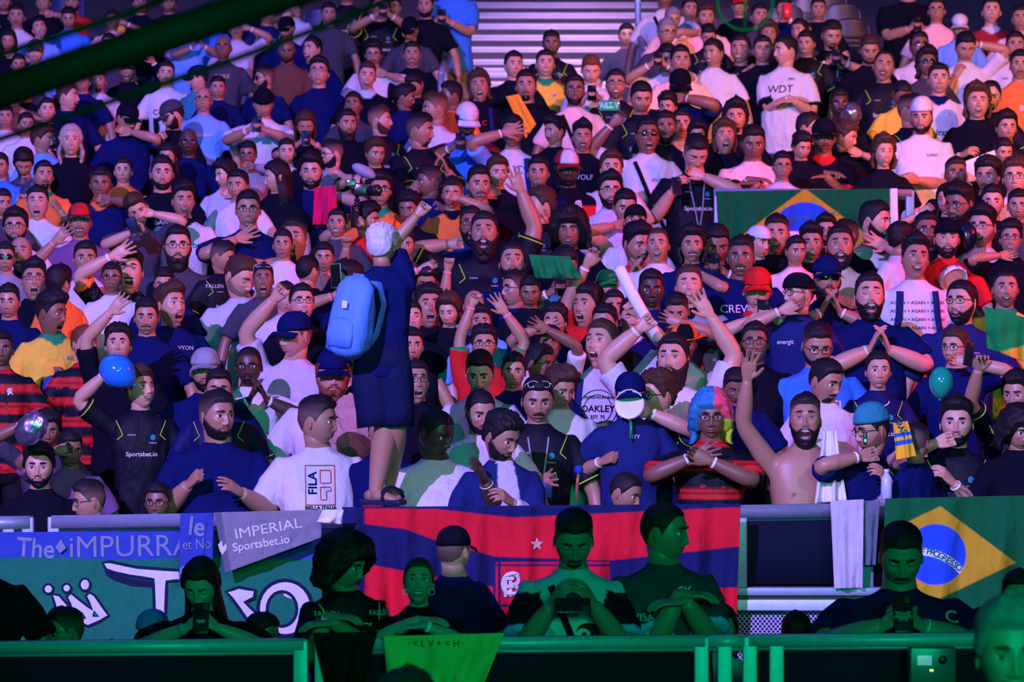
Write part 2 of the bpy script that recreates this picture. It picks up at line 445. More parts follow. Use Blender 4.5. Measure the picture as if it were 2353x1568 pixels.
def beard_mesh(pr, p):
    fl = pr['fl']; kind = 'full'; t = .008
    if 'bb' in fl: t = .022
    elif 'be' in fl: t = .009
    elif 'go' in fl: kind = 'goat'; t = .006
    elif 'mo' in fl: kind = 'moust'; t = .006
    else: return None
    nu, nv = 80, 60
    PH, TH = np.meshgrid(lons(nu), lats(nv))
    P, _ = head_surface(PH, TH, p)
    n = np.stack([np.sin(TH) * np.sin(PH), -np.sin(TH) * np.cos(PH), np.cos(TH)], -1)
    w = beard_w(PH, P[..., 0], P[..., 2], p, kind)
    if kind == 'goat': w = np.maximum(w, beard_w(PH, P[..., 0], P[..., 2], p, 'moust'))
    z = P[..., 2]
    low = sstep(-.06, -.11 - p['D'], z)
    tt = (t * .45 + t * .75 * low) * (1 + .3 * fnoise(P.reshape(-1, 3), int(pr['x']), 160).reshape(z.shape))
    off = w * tt - .010 * (1 - w)
    P = P + n * off[..., None]
    if 'bb' in fl: P[..., 2] -= w * low * .03
    c = np.array(pr['hc']) * 1.1
    if 'rb' in fl: c = np.array((.20, .06, .03))
    keep = (w.reshape(-1) > .02)
    Fc = [f for f in gfaces(nu, nv, True) if keep[f[0]] or keep[f[1]] or keep[f[2]] or keep[f[3]]]
    used = sorted({i for f in Fc for i in f}); mp = {k: i for i, k in enumerate(used)}
    V = P.reshape(-1, 3)[used]
    mb = MB(); mb.add(V, [tuple(mp[i] for i in f) for f in Fc], c); return mb

def cap_mesh(col, kind, col2=None):
    """kind: cap, capb, beanie, fedora"""
    mb = MB(); cc = np.array(CLR[col]); c2 = np.array(CLR[col2]) if col2 else cc
    nu, nv = 36, 12; V = []; C = []
    deep = .052 if kind == 'beanie' else .040
    for j in range(nv):
        th = R(94) * j / (nv - 1)
        for i in range(nu):
            ph = 2 * math.pi * i / nu
            k = .98 if kind == 'beanie' else 1.0
            sx, sy, sz = .0895 * k, .111 * k, (.105 if kind == 'beanie' else .098)
            seam = 1 - .012 * (abs(math.sin(ph * 3)) ** 8)
            V.append((math.sin(th) ** .86 * math.sin(ph) * sx * seam, -math.sin(th) ** .86 * math.cos(ph) * sy * seam + .006, math.cos(th) * sz + deep))
            C.append(c2 if (col2 and kind != 'beanie' and abs(((ph + math.pi) % (2 * math.pi)) - math.pi) < .75 and th > .35) else cc)
    n0 = len(V)
    for i in range(nu):                      # inner rim
        v = V[(nv - 1) * nu + i]; V.append((v[0] * .93, v[1] * .93, v[2] + .004)); C.append(cc)
    mb.add(V, grid_faces(nu, nv + 1, True), C)
    crown = mb
    br = None
    if kind in ('cap', 'capb', 'fedora'):
        br = MB(); V = []; nb = 17; nr = 6
        for side in (0, 1):
            for j in range(nr):
                for i in range(nb):
                    if kind == 'fedora': ph = 2 * math.pi * i / (nb - 1)
                    else: ph = R(-62 + 124 * i / (nb - 1))
                    r = j / (nr - 1); ln = (.068 * math.cos(ph * .92) ** .6 if kind != 'fedora' else .055)
                    x = math.sin(ph) * (.087 + r * (.018 if kind != 'fedora' else ln)); y = -math.cos(ph) * .108 - r * ln * (1 if kind != 'fedora' else math.cos(ph)) + .006
                    z = deep - .004 - (.024 * (x / .09) ** 2 if kind != 'fedora' else -.02 * r * abs(math.sin(ph))) - .018 * r * (kind != 'fedora') - .004 * side
                    V.append((x, y, z))
        Fc = grid_faces(nb, nr); N = nb * nr
        F2 = [tuple(i + N for i in reversed(f)) for f in Fc]
        rim = [(i, i + 1, N + i + 1, N + i) for i in range(nb - 1)] + [(N - nb + i + 1, N - nb + i, 2 * N - nb + i, 2 * N - nb + i + 1) for i in range(nb - 1)]
        for j in range(nr - 1): rim += [(j * nb, N + j * nb, N + (j + 1) * nb, (j + 1) * nb), ((j + 1) * nb - 1, (j + 2) * nb - 1, N + (j + 2) * nb - 1, N + (j + 1) * nb - 1)]
        br.add(V, Fc + F2 + rim, cc)
    return crown, br

def glasses_mesh(sun=False, p=None, col=(.015, .012, .015)):
    fr = MB(); ln = MB(); r = .0017
    for s in (-1, 1):
        cx = s * .0330; P = []
        for i in range(21):
            a = 2 * math.pi * i / 20; c, q = math.cos(a), math.sin(a); k = (abs(c) ** 3 + abs(q) ** 3) ** (-1 / 3)
            P.append((cx + c * k * .0245, -.0985 + .010 * ((cx + c * k * .0245) / .05) ** 2, .001 + q * k * .0175))
        V, Fc = tube(P, [r] * 21, 6, 1, cap=False); fr.add(V, Fc, col)
        V2 = np.vstack([np.array(P[:20]), [[cx, -.100, .001]]]); ln.add(V2, [(i, (i + 1) % 20, 20) for i in range(20)])
        V, Fc = tube([(s * .057, -.093, .008), (s * .070, -.075, .009), (s * .078, -.03, .006), (s * .079, .012, .002)], [r * 1.2] * 4, 6, 1); fr.add(V, Fc, col)
    V, Fc = tube([(-.009, -.0985, .004), (0, -.1005, .007), (.009, -.0985, .004)], [r] * 3, 6); fr.add(V, Fc, col)
    return fr, (ln if sun else None)

# ------------------------------------------------------------------ hands (built once, fused, then reused)
TMP = bpy.data.scenes.new('workbench')
def mesh_from(V, Fc):
    me = bpy.data.meshes.new('w'); fl, ln = Fc if isinstance(Fc, tuple) else flat_faces(Fc)
    me.vertices.add(len(V)); me.vertices.foreach_set('co', np.asarray(V, dtype=np.float32).ravel())
    me.loops.add(len(fl)); me.loops.foreach_set('vertex_index', fl)
    me.polygons.add(len(ln)); me.polygons.foreach_set('loop_start', np.concatenate([[0], np.cumsum(ln)[:-1]]).astype(np.int32)); me.update(calc_edges=True); return me
def fuse_batch(items, smooth=3, sfac=.5):
    """items: [(V, F, voxel)] -> fused smooth meshes [(V, F)]"""
    obs = []
    for V, Fc, vox in items:
        me = mesh_from(V, Fc)
        o = bpy.data.objects.new('w', me); TMP.collection.objects.link(o)
        m = o.modifiers.new('r', 'REMESH'); m.mode = 'VOXEL'; m.voxel_size = vox
        m = o.modifiers.new('s', 'SMOOTH'); m.factor = sfac; m.iterations = smooth
        obs.append(o)
    vl = TMP.view_layers[0]; vl.update(); dg = vl.depsgraph
    out = []
    for o in obs:
        e = o.evaluated_get(dg); me = e.data
        n = len(me.vertices); co = np.empty(n * 3); me.vertices.foreach_get('co', co)
        lp = np.empty(len(me.loops), dtype=np.int32); me.loops.foreach_get('vertex_index', lp)
        out.append((co.reshape(-1, 3), lp.reshape(-1, 4) if len(lp) == 4 * len(me.polygons) else [tuple(p.vertices) for p in me.polygons]))
    for o in obs:
        me = o.data; bpy.data.objects.remove(o); bpy.data.meshes.remove(me)
    return out

def hand_raw(curl, spread, thumb):
    """wrist at origin, fingers +Z, palm facing -Y, thumb on +X"""
    V, Fc = tube([(0, 0, -.025), (0, 0, 0), (.001, -.001, .03), (.001, -.001, .065), (0, 0, .092)], [(.025, .019), (.027, .018), (.036, .016), (.041, .014), (.038, .011)], 14, up=(0, 1, 0))
    mb = MB(); mb.add(V, Fc)
    for k, (bx, ln) in enumerate(((.029, .072), (.010, .082), (-.010, .076), (-.028, .058))):
        fan = R(spread) * (bx / .029)
        P = [np.array((bx * .9, 0, .070)), np.array((bx, 0, .088))]; a = 0; d = ln * .46
        for q, L in enumerate((.45, .31, .24)):
            a += R(curl[q]) * (1 + .06 * k)
            st = np.array((math.sin(fan) * math.cos(a), -math.sin(a), math.cos(fan) * math.cos(a)))
            P.append(P[-1] + st * ln * L)
        V, Fc = tube(P, [.0095, .0098, .0088, .0080, .0066], 8, up=(0, 1, 0.01)); mb.add(V, Fc)
        V, Fc = sphere(P[-1], (.0066,) * 3, 8, 6); mb.add(V, Fc)
    t0 = np.array((.022, -.004, .018)); d1 = np.array((math.sin(R(thumb)), -.35, math.cos(R(thumb)))); d1 /= np.linalg.norm(d1)
    d2 = np.array((math.sin(R(thumb * .6)), -.35, math.cos(R(thumb * .6)))); d2 /= np.linalg.norm(d2)
    P = [t0, t0 + d1 * .035, t0 + d1 * .035 + d2 * .028, t0 + d1 * .035 + d2 * .048]
    V, Fc = tube(P, [.0145, .0115, .0098, .0075], 8); mb.add(V, Fc)
    V, Fc = sphere(P[-1], (.0075,) * 3, 8, 6); mb.add(V, Fc)
    V, Fc, _ = mb.arrays(); return V, Fc
_hr = [hand_raw((6, 6, 5), 16, 50), hand_raw((80, 95, 60), 3, 20), hand_raw((30, 35, 25), 6, 35), hand_raw((12, 16, 10), 4, 25)]
_hm = fuse_batch([(V, Fc, .0036) for V, Fc in _hr] + [(V, Fc, .0062) for V, Fc in _hr], 2)
HANDS = {k: (_hm[i], _hm[i + 4]) for i, k in enumerate('ofrc')}

# ------------------------------------------------------------------ people
def floor_z(d):
    if d < 16.0 - .001: return 0.25 if d > 15.2 else 0.0
    return 0.25 + .2465 * int((d - 16.0) / .85)

def parse(line):
    a = [q.strip() for q in line.split('|')]
    nums = a[0].split(); x, y, h, yaw, pitch, roll = [float(q) for q in nums[:6]]
    sh0 = a[2].split(';')[0].split(' '); a[2] = ';'.join([sh0[0]] + a[2].split(';')[1:])
    tk = a[1].split() + sh0[1:]; fl = set(); pr = dict(x=x, y=y, h=h, yaw=yaw, pitch=pitch, roll=roll, mouth=0, skin=2, w=1.0, hk='hk', style='short', label=a[4])
    for t in tk:
        if '=' in t:
            k, v = t.split('=')
            try: pr[k] = float(v)
            except ValueError: pr[k] = v
        elif t[0] == 'o' and len(t) == 2 and t[1].isdigit(): pr['mouth'] = int(t[1])
        elif t[0] == 's' and len(t) == 2 and t[1].isdigit(): pr['skin'] = int(t[1])
        elif t in HAIRC: pr['hk'] = t
        elif t in ('bald', 'buzz', 'short', 'quiff', 'curly', 'wavy', 'long', 'bun', 'afro', 'wig', 'recede', 'med', 'fade', 'big'): pr['style'] = t
        else: fl.add(t)
    pr['fl'] = fl; pr['hc'] = HAIRC[pr['hk']]
    sh = a[2].split(';'); st = sh[0].split('/')
    pr['shirt'] = st[0]; pr['sty'] = set(st[1:]); pr['prints'] = []
    for q in [q for q in sh[1:] if '@' in q]:
        txt, prm = q.rsplit('@', 1); prm = prm.split(','); pr['prints'].append((txt, float(prm[0]), float(prm[1]), float(prm[2]), prm[3] if len(prm) > 3 else 'white', float(prm[4]) if len(prm) > 4 else 0))
    pr['arms'] = a[3].split()
    d0 = 5.07 / (.29 - (HY - y) / FP) if y > -150 else 33
    pr['d'] = float(pr.get('d', max(d0, 16.75)))
    s = h * pr['d'] / FP / .250
    pr['s'] = min(max(s, .84), 1.16) if 'free' not in fl else s
    return pr

def ik(S, T, l1, l2, pole):
    d = T - S; L = np.linalg.norm(d); mx = (l1 + l2) * .985
    if L > mx: T = S + d * (mx / L); d = T - S; L = mx
    if L < abs(l1 - l2) + .05: L2 = abs(l1 - l2) + .05; T = S + d / (L + 1e-6) * L2; d = T - S; L = L2
    u = d / L; a = (l1 * l1 - l2 * l2 + L * L) / (2 * L); hgt = math.sqrt(max(l1 * l1 - a * a, 0))
    q = pole - u * np.dot(pole, u); q /= (np.linalg.norm(q) + 1e-9)
    return S + u * a + q * hgt, T

def solve(pr):
    s, d = pr['s'], pr['d']; p = pr['hp'] = head_params(pr)
    H = np.array(W(pr['x'], pr['y'], d)); pt = R(pr['pitch'])
    up = .01 * s
    H = H + np.array((0, 0, -up))
    pr['H'] = H
    NB = H + np.array((.02 * math.sin(R(pr['roll'])) , .036 + .055 * math.sin(pt), -.150 + .012 * math.sin(abs(pt)))) * s
    if 'lean' in pr: NB = NB + np.array((float(pr['lean']), 0, 0)) * s
    pr['NB'] = NB
    ty = float(pr.get('ty', pr['yaw'] * .35)); pr['RT'] = rotm(ty)
    w = pr['w'] = float(pr['w']) * (.90 if 'fem' in pr['fl'] else 1.0)
    fz = float(pr['fz']) if 'fz' in pr else floor_z(d)
    pr['base'] = np.array((NB[0], d + .05, fz))
    up_arm, fo_arm = .285 * s, .25 * s
    arms = {}
    spec = {}; flip = -1 if math.cos(R(ty)) < 0 else 1
    for t in pr['arms']:
        k, v = t.split(':'); v = v.split(',')
        fw = float(v[-1]) / 100 if k in ('PH', 'CL', 'X') and len(v) > 2 else None
        x, y = float(v[0]), float(v[1])
        if k in ('L', 'R'):
            fw = float(v[3]) / 100 if len(v) > 3 else .16
            spec[(-1 if k == 'L' else 1) * flip] = (x, y, fw, v[2] if len(v) > 2 else 'o', k)
        else:
            fw = fw if fw is not None else .30
            spec[-1] = (x, y, fw, k, k); spec[1] = (x, y, fw, k, k)
    for sd in (-1, 1):
        S = NB + pr['RT'] @ np.array((sd * .174 * w, .0, -.092)) * s
        if sd in spec:
            x, y, fw, kind, k = spec[sd]
            T = np.array(W(x, y, d - fw)); raised = T[2] > S[2]
            if k == 'PH': T = T + np.array((sd * .075, .03, -.035)) * s; f = np.array((-sd * .75, -.25, .6)); n = np.array((-sd * .5, .5, -.4)); hp = 'r'
            elif k == 'CL': T = T + np.array((sd * .055, .03, -.07)) * s; f = np.array((-sd * .35, -.35, .85)); n = np.array((-sd * 1, -.1, 0)); hp = 'c'
            elif k == 'X': T = T + np.array((sd * .01, .04 if sd < 0 else .0, .03 * (sd < 0))) * s; f = np.array((-sd, -.1, -.05)); n = np.array((0, .2, -1)); hp = 'c'
            else:
                dd = T - S; T = T - dd / np.linalg.norm(dd) * .085 * s; f = None; n = np.array((0, -1, .1)) if raised or kind == 'o' else np.array((-sd * .3, .8, -.3)); hp = kind
            if k in ('L', 'R') and not raised and kind != 'o': n = np.array((-sd * .4, .6, -.5))
            pole = np.array((sd * (.45 if k == 'X' else .55), .15, -1.0)) if not raised else np.array((sd * 1.0, .1, -.45))
        else:
            T = NB + pr['RT'] @ np.array((sd * .35 * w, -.04 - .03 * (sd > 0), -.60)) * s; f = None; n = np.array((-sd, 0, 0)); hp = 'r'; pole = np.array((sd * .9, .6, 0)); raised = False
        E, T = ik(S, T, up_arm, fo_arm, pole)
        if f is None: f = T - E
        f = f / np.linalg.norm(f); n = n - f * np.dot(n, f); n /= np.linalg.norm(n)
        Y = -n; X = np.cross(Y, f); arms[sd] = dict(S=S, E=E, T=T, M=np.stack([X, Y, f], 1), hp=hp, spec=sd in spec, raised=raised)
    pr['A'] = arms
    return pr

def arm_path(a, t0=0.0):
    S, E, T = a['S'], a['E'], a['T']
    P = [S, S + (E - S) * .25, S + (E - S) * .55, S + (E - S) * .85, E * .92 + (S + T) * .04, E + (T - E) * .15, E + (T - E) * .40, E + (T - E) * .7, E + (T - E) * .93, T]
    return P

def shirt_raw(pr):
    s, w, NB, RT = pr['s'], pr['w'], pr['NB'], pr['RT']; sty = pr['sty']; fat = max(0, w - 1) * 1.6
    mb = MB(); bare = 'bare' in sty
    fem = 'fem' in pr['fl']
    rows = [(.022, .066, .068, .004), (.004, .076, .076, .004), (-.014, .100 * (.5 + w / 2), .083, .003), (-.033, .138 * w, .090, .002), (-.054, .168 * w, .098, 0), (-.085, .188 * w, .106, -.003), (-.14, .192 * w, .113, -.006), (-.21, .184 * w, .119 + fat * .1, -.010),
            (-.30, .170 * w * (.94 if fem else 1), .120 + fat * .16, -.014 - fat * .05), (-.42, .163 * w * (1 + fat * .12) * (.92 if fem else 1), .116 + fat * .22, -.012 - fat * .08), (-.54, .168 * w * (1 + fat * .12), .120 + fat * .2, -.008 - fat * .06), (-.64, .176 * w, .124 + fat * .1, 0), (-.70, .176 * w, .122 + fat * .1, 0)]
    if bare: rows = rows[:-1]
    P = [NB + RT @ np.array((0, r[3], r[0])) * s for r in rows]
    V, Fc = tube(P, [(r[1] * s, r[2] * s) for r in rows], 26, up=RT @ np.array((0, 1, 0.)), power=2.5); mb.add(V, Fc)
    long_ = 'long' in sty; tank = 'tank' in sty
    for sd, a in pr['A'].items():
        S, E, T = a['S'], a['E'], a['T']
        inn = NB + RT @ np.array((sd * .08 * w, .0, -.110)) * s
        if bare:
            P = [inn] + arm_path(a); rad = [.060, .060, .056, .050, .046, .043, .042, .044, .038, .029, .027]
            V, Fc = tube(P, [r * s * (1 + fat * .3) for r in rad], 16); mb.add(V, Fc); continue
        if tank:
            V, Fc = tube([inn, S * .75 + inn * .25], [.06 * s, .058 * s], 14); mb.add(V, Fc); continue
        if long_:
            P = [inn] + arm_path(a)[:-1]; rad = [.058, .061, .061, .058, .056, .055, .053, .052, .046, .040]
        else:
            P = [inn, S, S + (E - S) * .25, S + (E - S) * .5, S + (E - S) * .80]; rad = [.058, .062, .065, .068, .073]
        V, Fc = tube(P, [r * s * (1 + fat * .35) for r in rad], 18); mb.add(V, Fc)
    V, Fc, _ = mb.arrays(); return V, Fc

TEXTS = {}; TEXT_REQ = set()
def text_geo_all():
    obs = []
    for t, bold in sorted(TEXT_REQ):
        cu = bpy.data.curves.new('t', 'FONT'); cu.body = t; cu.size = 1; cu.align_x = 'CENTER'; cu.align_y = 'CENTER'; cu.resolution_u = 3
        if bold: cu.offset = 0 if set(t) & set('MWNV') else .015
        o = bpy.data.objects.new('t', cu); TMP.collection.objects.link(o); obs.append((t, bold, o))
    vl = TMP.view_layers[0]; vl.update(); dg = vl.depsgraph
    for t, bold, o in obs:
        me = bpy.data.meshes.new_from_object(o.evaluated_get(dg), depsgraph=dg)
        bm = bmesh.new(); bm.from_mesh(me); bmesh.ops.triangulate(bm, faces=bm.faces)
        if bold == 1:
            for _ in range(2):
                ed = [e for e in bm.edges if e.calc_length() > .35]
                if ed: bmesh.ops.subdivide_edges(bm, edges=ed, cuts=1); bmesh.ops.triangulate(bm, faces=bm.faces)
        TEXTS[(t, bold)] = (np.array([v.co[:] for v in bm.verts]).reshape(-1, 3), [tuple(v.index for v in f.verts) for f in bm.faces]); bm.free(); bpy.data.meshes.remove(me)
    for t, b, o in obs: bpy.data.objects.remove(o)

def print_list(pr):
    L = [(t, u, min(v + .06, -.09), z, c, r) for t, u, v, z, c, r in pr['prints']]
    if 'J' in pr['sty']:
        L += [('Sportsbet.io', 0.0, -.255, .040, 'white', 0), ('AVENUS', -.062, -.135, .014, 'white', 0), ('IMPERIAL', .070, -.185, .012, 'white', 0)]
    if 'F' in pr['sty'] and not pr['prints']: L += [('C', .066, -.135, .055, 'white', 0), ('R', .074, -.143, .055, 'white', 0), ('F', .062, -.149, .050, 'white', 0)]
    return L

JLINES = [((-.155, -.045), (-.115, -.135), (-.150, -.165)), ((.155, -.045), (.115, -.135), (.150, -.165))]
def project(pr, bvh, pts, off=.004):
    """pts (u, v) on the chest, in metres at scale 1 -> points on the shirt"""
    s, NB, RT = pr['s'], pr['NB'] - pr['base'], pr['RT']; out = []
    dr = Vector(RT @ np.array((0, 1., 0)))
    for u, v in pts:
        o = NB + RT @ (np.array((u, -.6, v)) * s)
        hit = bvh.ray_cast(Vector(o), dr, 1.2)
        if hit[0] is None or hit[3] > .62 * s + .15: out.append(NB + RT @ (np.array((u, -.11, v)) * s))
        else: out.append(np.array(hit[0] + hit[1] * 0 - dr * off))
    return np.array(out)

def ribbon(pr, bvh, pts, wd, color, off=.004, n=14):
    pts = np.array(pts, dtype=float); seg = np.linalg.norm(np.diff(pts, axis=0), axis=1); c = np.concatenate([[0], np.cumsum(seg)])
    u = np.linspace(0, c[-1], n); Q = np.stack([np.interp(u, c, pts[:, 0]), np.interp(u, c, pts[:, 1])], 1)
    T = np.gradient(Q, axis=0); T /= np.linalg.norm(T, axis=1)[:, None]; N = np.stack([-T[:, 1], T[:, 0]], 1) * wd / 2
    A = project(pr, bvh, np.concatenate([Q - N, Q + N]), off)
    th = np.array(pr['RT'] @ np.array((0, .003, 0)))
    V = np.vstack([A, A + th]); n2 = 2 * n
    F1 = [(i, i + 1, n + i + 1, n + i) for i in range(n - 1)]
    return V, F1 + [tuple(q + n2 for q in reversed(f)) for f in F1] + [(i, n2 + i, n2 + i + 1, i + 1) for i in range(n - 1)] + [(n + i + 1, n2 + n + i + 1, n2 + n + i, n + i) for i in range(n - 1)], CLR[color]

def shirt_colors(pr, V):
    """V local to the person's base"""
    s, NB, RT, w = pr['s'], pr['NB'] - pr['base'], pr['RT'], pr['w']; sty = pr['sty']
    base = np.array(CLR[pr['shirt']]) if pr['shirt'] in CLR else np.array((.3, .3, .3))
    if 'bare' in sty: base = pr['hp']['skin']
    q = (V - NB) @ RT / s; u, v = q[:, 0], q[:, 2]
    C = np.tile(base, (len(V), 1))
    opt = {t.split('=')[0]: t.split('=')[1] for t in sty if '=' in t}
    if 'F' in sty:
        st = np.sin((v + .02) * 2 * math.pi / .135) > 0; C = np.where(st[:, None], np.array(CLR['red']), np.array(CLR['black']))
        fine = (np.sin(v * 2 * math.pi / .022) > .6) & st; C = np.where(fine[:, None], C * .35, C)
    if 'FB' in sty:
        C = np.where(((v < -.11) & (v > -.21))[:, None], np.array(CLR['red']), np.array(CLR['black']))
    if 'V' in sty:
        k = np.abs(v + .26 - u * .9) < .065; C = np.where(k[:, None], np.array(CLR['white']), C)
    if 'camo' in sty:
        k = fnoise(V, 3, 60) + fnoise(V, 9, 120) > .15; C = np.where(k[:, None], C * 2.6 + .02, C)
    if 'wide' in sty: k = v < -.34; C = np.where(k[:, None], C, np.array((.8, .8, .84)))
    if 'bw' in sty: k = (np.sin(u * 50) > 0) & (v < -.30); C = np.where(k[:, None], np.array(CLR['black']), C)
    if 'open' in sty:
        k = (np.abs(u) < .045 + np.clip(-v, 0, .5) * .10) & (q[:, 1] < 0); C = np.where(k[:, None], np.array(CLR[opt.get('inner', 'grey')]), C)
    col = opt.get('collar')
    if col:
        rad = np.hypot(u, q[:, 1] * .9); k = (v > -.062) & (rad < .095); C = np.where(k[:, None], np.array(CLR[col]), C)
    for sd, a in pr['A'].items():
        S, E = a['S'] - pr['base'], a['E'] - pr['base']; ax = E - S; L = np.linalg.norm(ax); ax = ax / L
        t = (V - S) @ ax / L; r = np.linalg.norm((V - S) - np.outer(t * L, ax), axis=1)
        m = (r < .088 * s * (1 + max(0, w - 1))) & (t > .12)
        if 'sleeve' in opt: C = np.where((m & (t > .1))[:, None], np.array(CLR[opt['sleeve']]), C)
        cf = opt.get('cuff')
        if cf:
            lo = .76 if 'J' in sty else .72
            C = np.where((m & (t > lo) & (t < lo + (.035 if 'J' in sty else .3)))[:, None], np.array(CLR[cf]), C)
        if 'stripes3' in sty or 'F' in sty:
            k = m & (t < .7) & (np.abs((V - S)[:, 1]) < .028 * s) & (np.sin((V - S)[:, 1] / s * 2 * math.pi / .018) > .1)
            C = np.where(k[:, None], np.array(CLR[opt.get('s3', 'white')]), C)
    return C

_shared = {}
def trousers_mesh(kind):
    if kind in _shared: return _shared[kind]
    mb = MB(); c = {'jeans': (.03, .045, .11), 'dark': (.012, .012, .016), 'khaki': (.20, .16, .11)}[kind]
    V, Fc = tube([(0, 0, .02), (0, 0, -.10), (0, .0, -.19)], [(.168, .115), (.172, .118), (.165, .105)], 20, up=(0, 1, 0), power=2.4); mb.add(V, Fc, c)
    for sd in (-1, 1):
        V, Fc = tube([(sd * .085, 0, -.13), (sd * .09, -.005, -.3), (sd * .095, -.012, -.52), (sd * .10, -.006, -.6), (sd * .105, .012, -.9), (sd * .108, .014, -.955)], [.092, .082, .064, .062, .052, .056], 14); mb.add(V, Fc, c)
    V, Fc, C = mb.arrays(); o = new_obj('trousers', V, Fc, M_CLOTH, None, C); me = o.data; bpy.data.objects.remove(o); _shared[kind] = me; return me
def shoe_mesh():
    if 'shoe' in _shared: return _shared['shoe']
    mb = MB(); V, Fc = tube([(0, .05, .03), (0, .045, .05), (0, 0, .055), (0, -.09, .045), (0, -.155, .028), (0, -.19, .022)], [(.02, .03), (.036, .045), (.040, .05), (.044, .036), (.040, .024), (.018, .012)], 14, up=(0, 0, 1)); mb.add(V, Fc, (.03, .03, .035))
    V, Fc = rbox((0, -.065, .012), (.043, .125, .012), .01); mb.add(V, Fc, (.7, .7, .72))
    V, Fc, C = mb.arrays(); o = new_obj('shoe', V, Fc, M_CLOTH, None, C); me = o.data; bpy.data.objects.remove(o); _shared['shoe'] = me; return me

PHONES = []
def phone(c, M3, label, screen=False, col=(.012, .012, .016), sc=1.0, text=None):
    e = empty('phone', tuple(c), label, 'phone', 'phones held in the crowd')
    V, Fc = rbox((0, 0, 0), (.038 * sc, .0045, .078 * sc), .006)
    mb = MB(); mb.add(V @ np.asarray(M3).T, Fc, col); mb.build('case', M_PLASTIC, e)
    mb = MB(); V, Fc = rbox((0, .0048, 0), (.034 * sc, .0006, .072 * sc), .0004); mb.add(V @ np.asarray(M3).T, Fc, (1, 1, 1)); mb.build('screen', M_SCREEN if screen else M_SCREEN_DARK, e)
    mb = MB(); V, Fc = rbox((.020 * sc, -.0055, .056 * sc), (.012, .0015, .014), .001); mb.add(V @ np.asarray(M3).T, Fc, (.05, .05, .06)); mb.build('camera_bump', M_PLASTIC, e)
    return e

def fat_(pr): return max(0, pr['w'] - 1) * 1.6
def shorts(pr, e, hz):
    s = pr['s']; yb = pr['NB'][1] - pr['base'][1]; mb = MB(); c = (.008, .012, .05)
    V, Fc = tube([(0, yb, hz + .06), (0, yb, hz - .02), (0, yb, hz - .10)], [(.165 * s, .12 * s), (.18 * s, .135 * s), (.175 * s, .125 * s)], 24, up=(0, 1, 0), power=2.4); mb.add(V, Fc, c)
    for sd in (-1, 1):
        V, Fc = tube([(sd * .07 * s, yb, hz - .02), (sd * .075 * s, yb - .01, hz - .15), (sd * .07 * s + .015, yb - .02, hz - .30), (sd * .065 * s + .02, yb - .02, hz - .38)], [r * s for r in (.115, .125, .122, .120)], 20); V = V + (fnoise(V, 3, 30) * .006)[:, None]; mb.add(V, Fc, c)
    mb.build('shorts', M_CLOTH, e)
    for Pa, a in pr['feet']:
        mb = MB(); V, Fc = rbox((0, -.045, -.068), (.046, .128, .014), .010); mb.add(V @ rotm(a).T + Pa, Fc, (.015, .02, .06))
        V, Fc = tube([(-.048, -.075, -.060), (-.040, -.07, -.030), (0, -.065, -.012), (.040, -.07, -.030), (.048, -.075, -.060)], [(.030, .005)] * 5, 10, up=(0, 1, 0)); mb.add(V @ rotm(a).T + Pa, Fc, (.015, .02, .06)); mb.build('slide_sandal', M_PLASTIC, e)

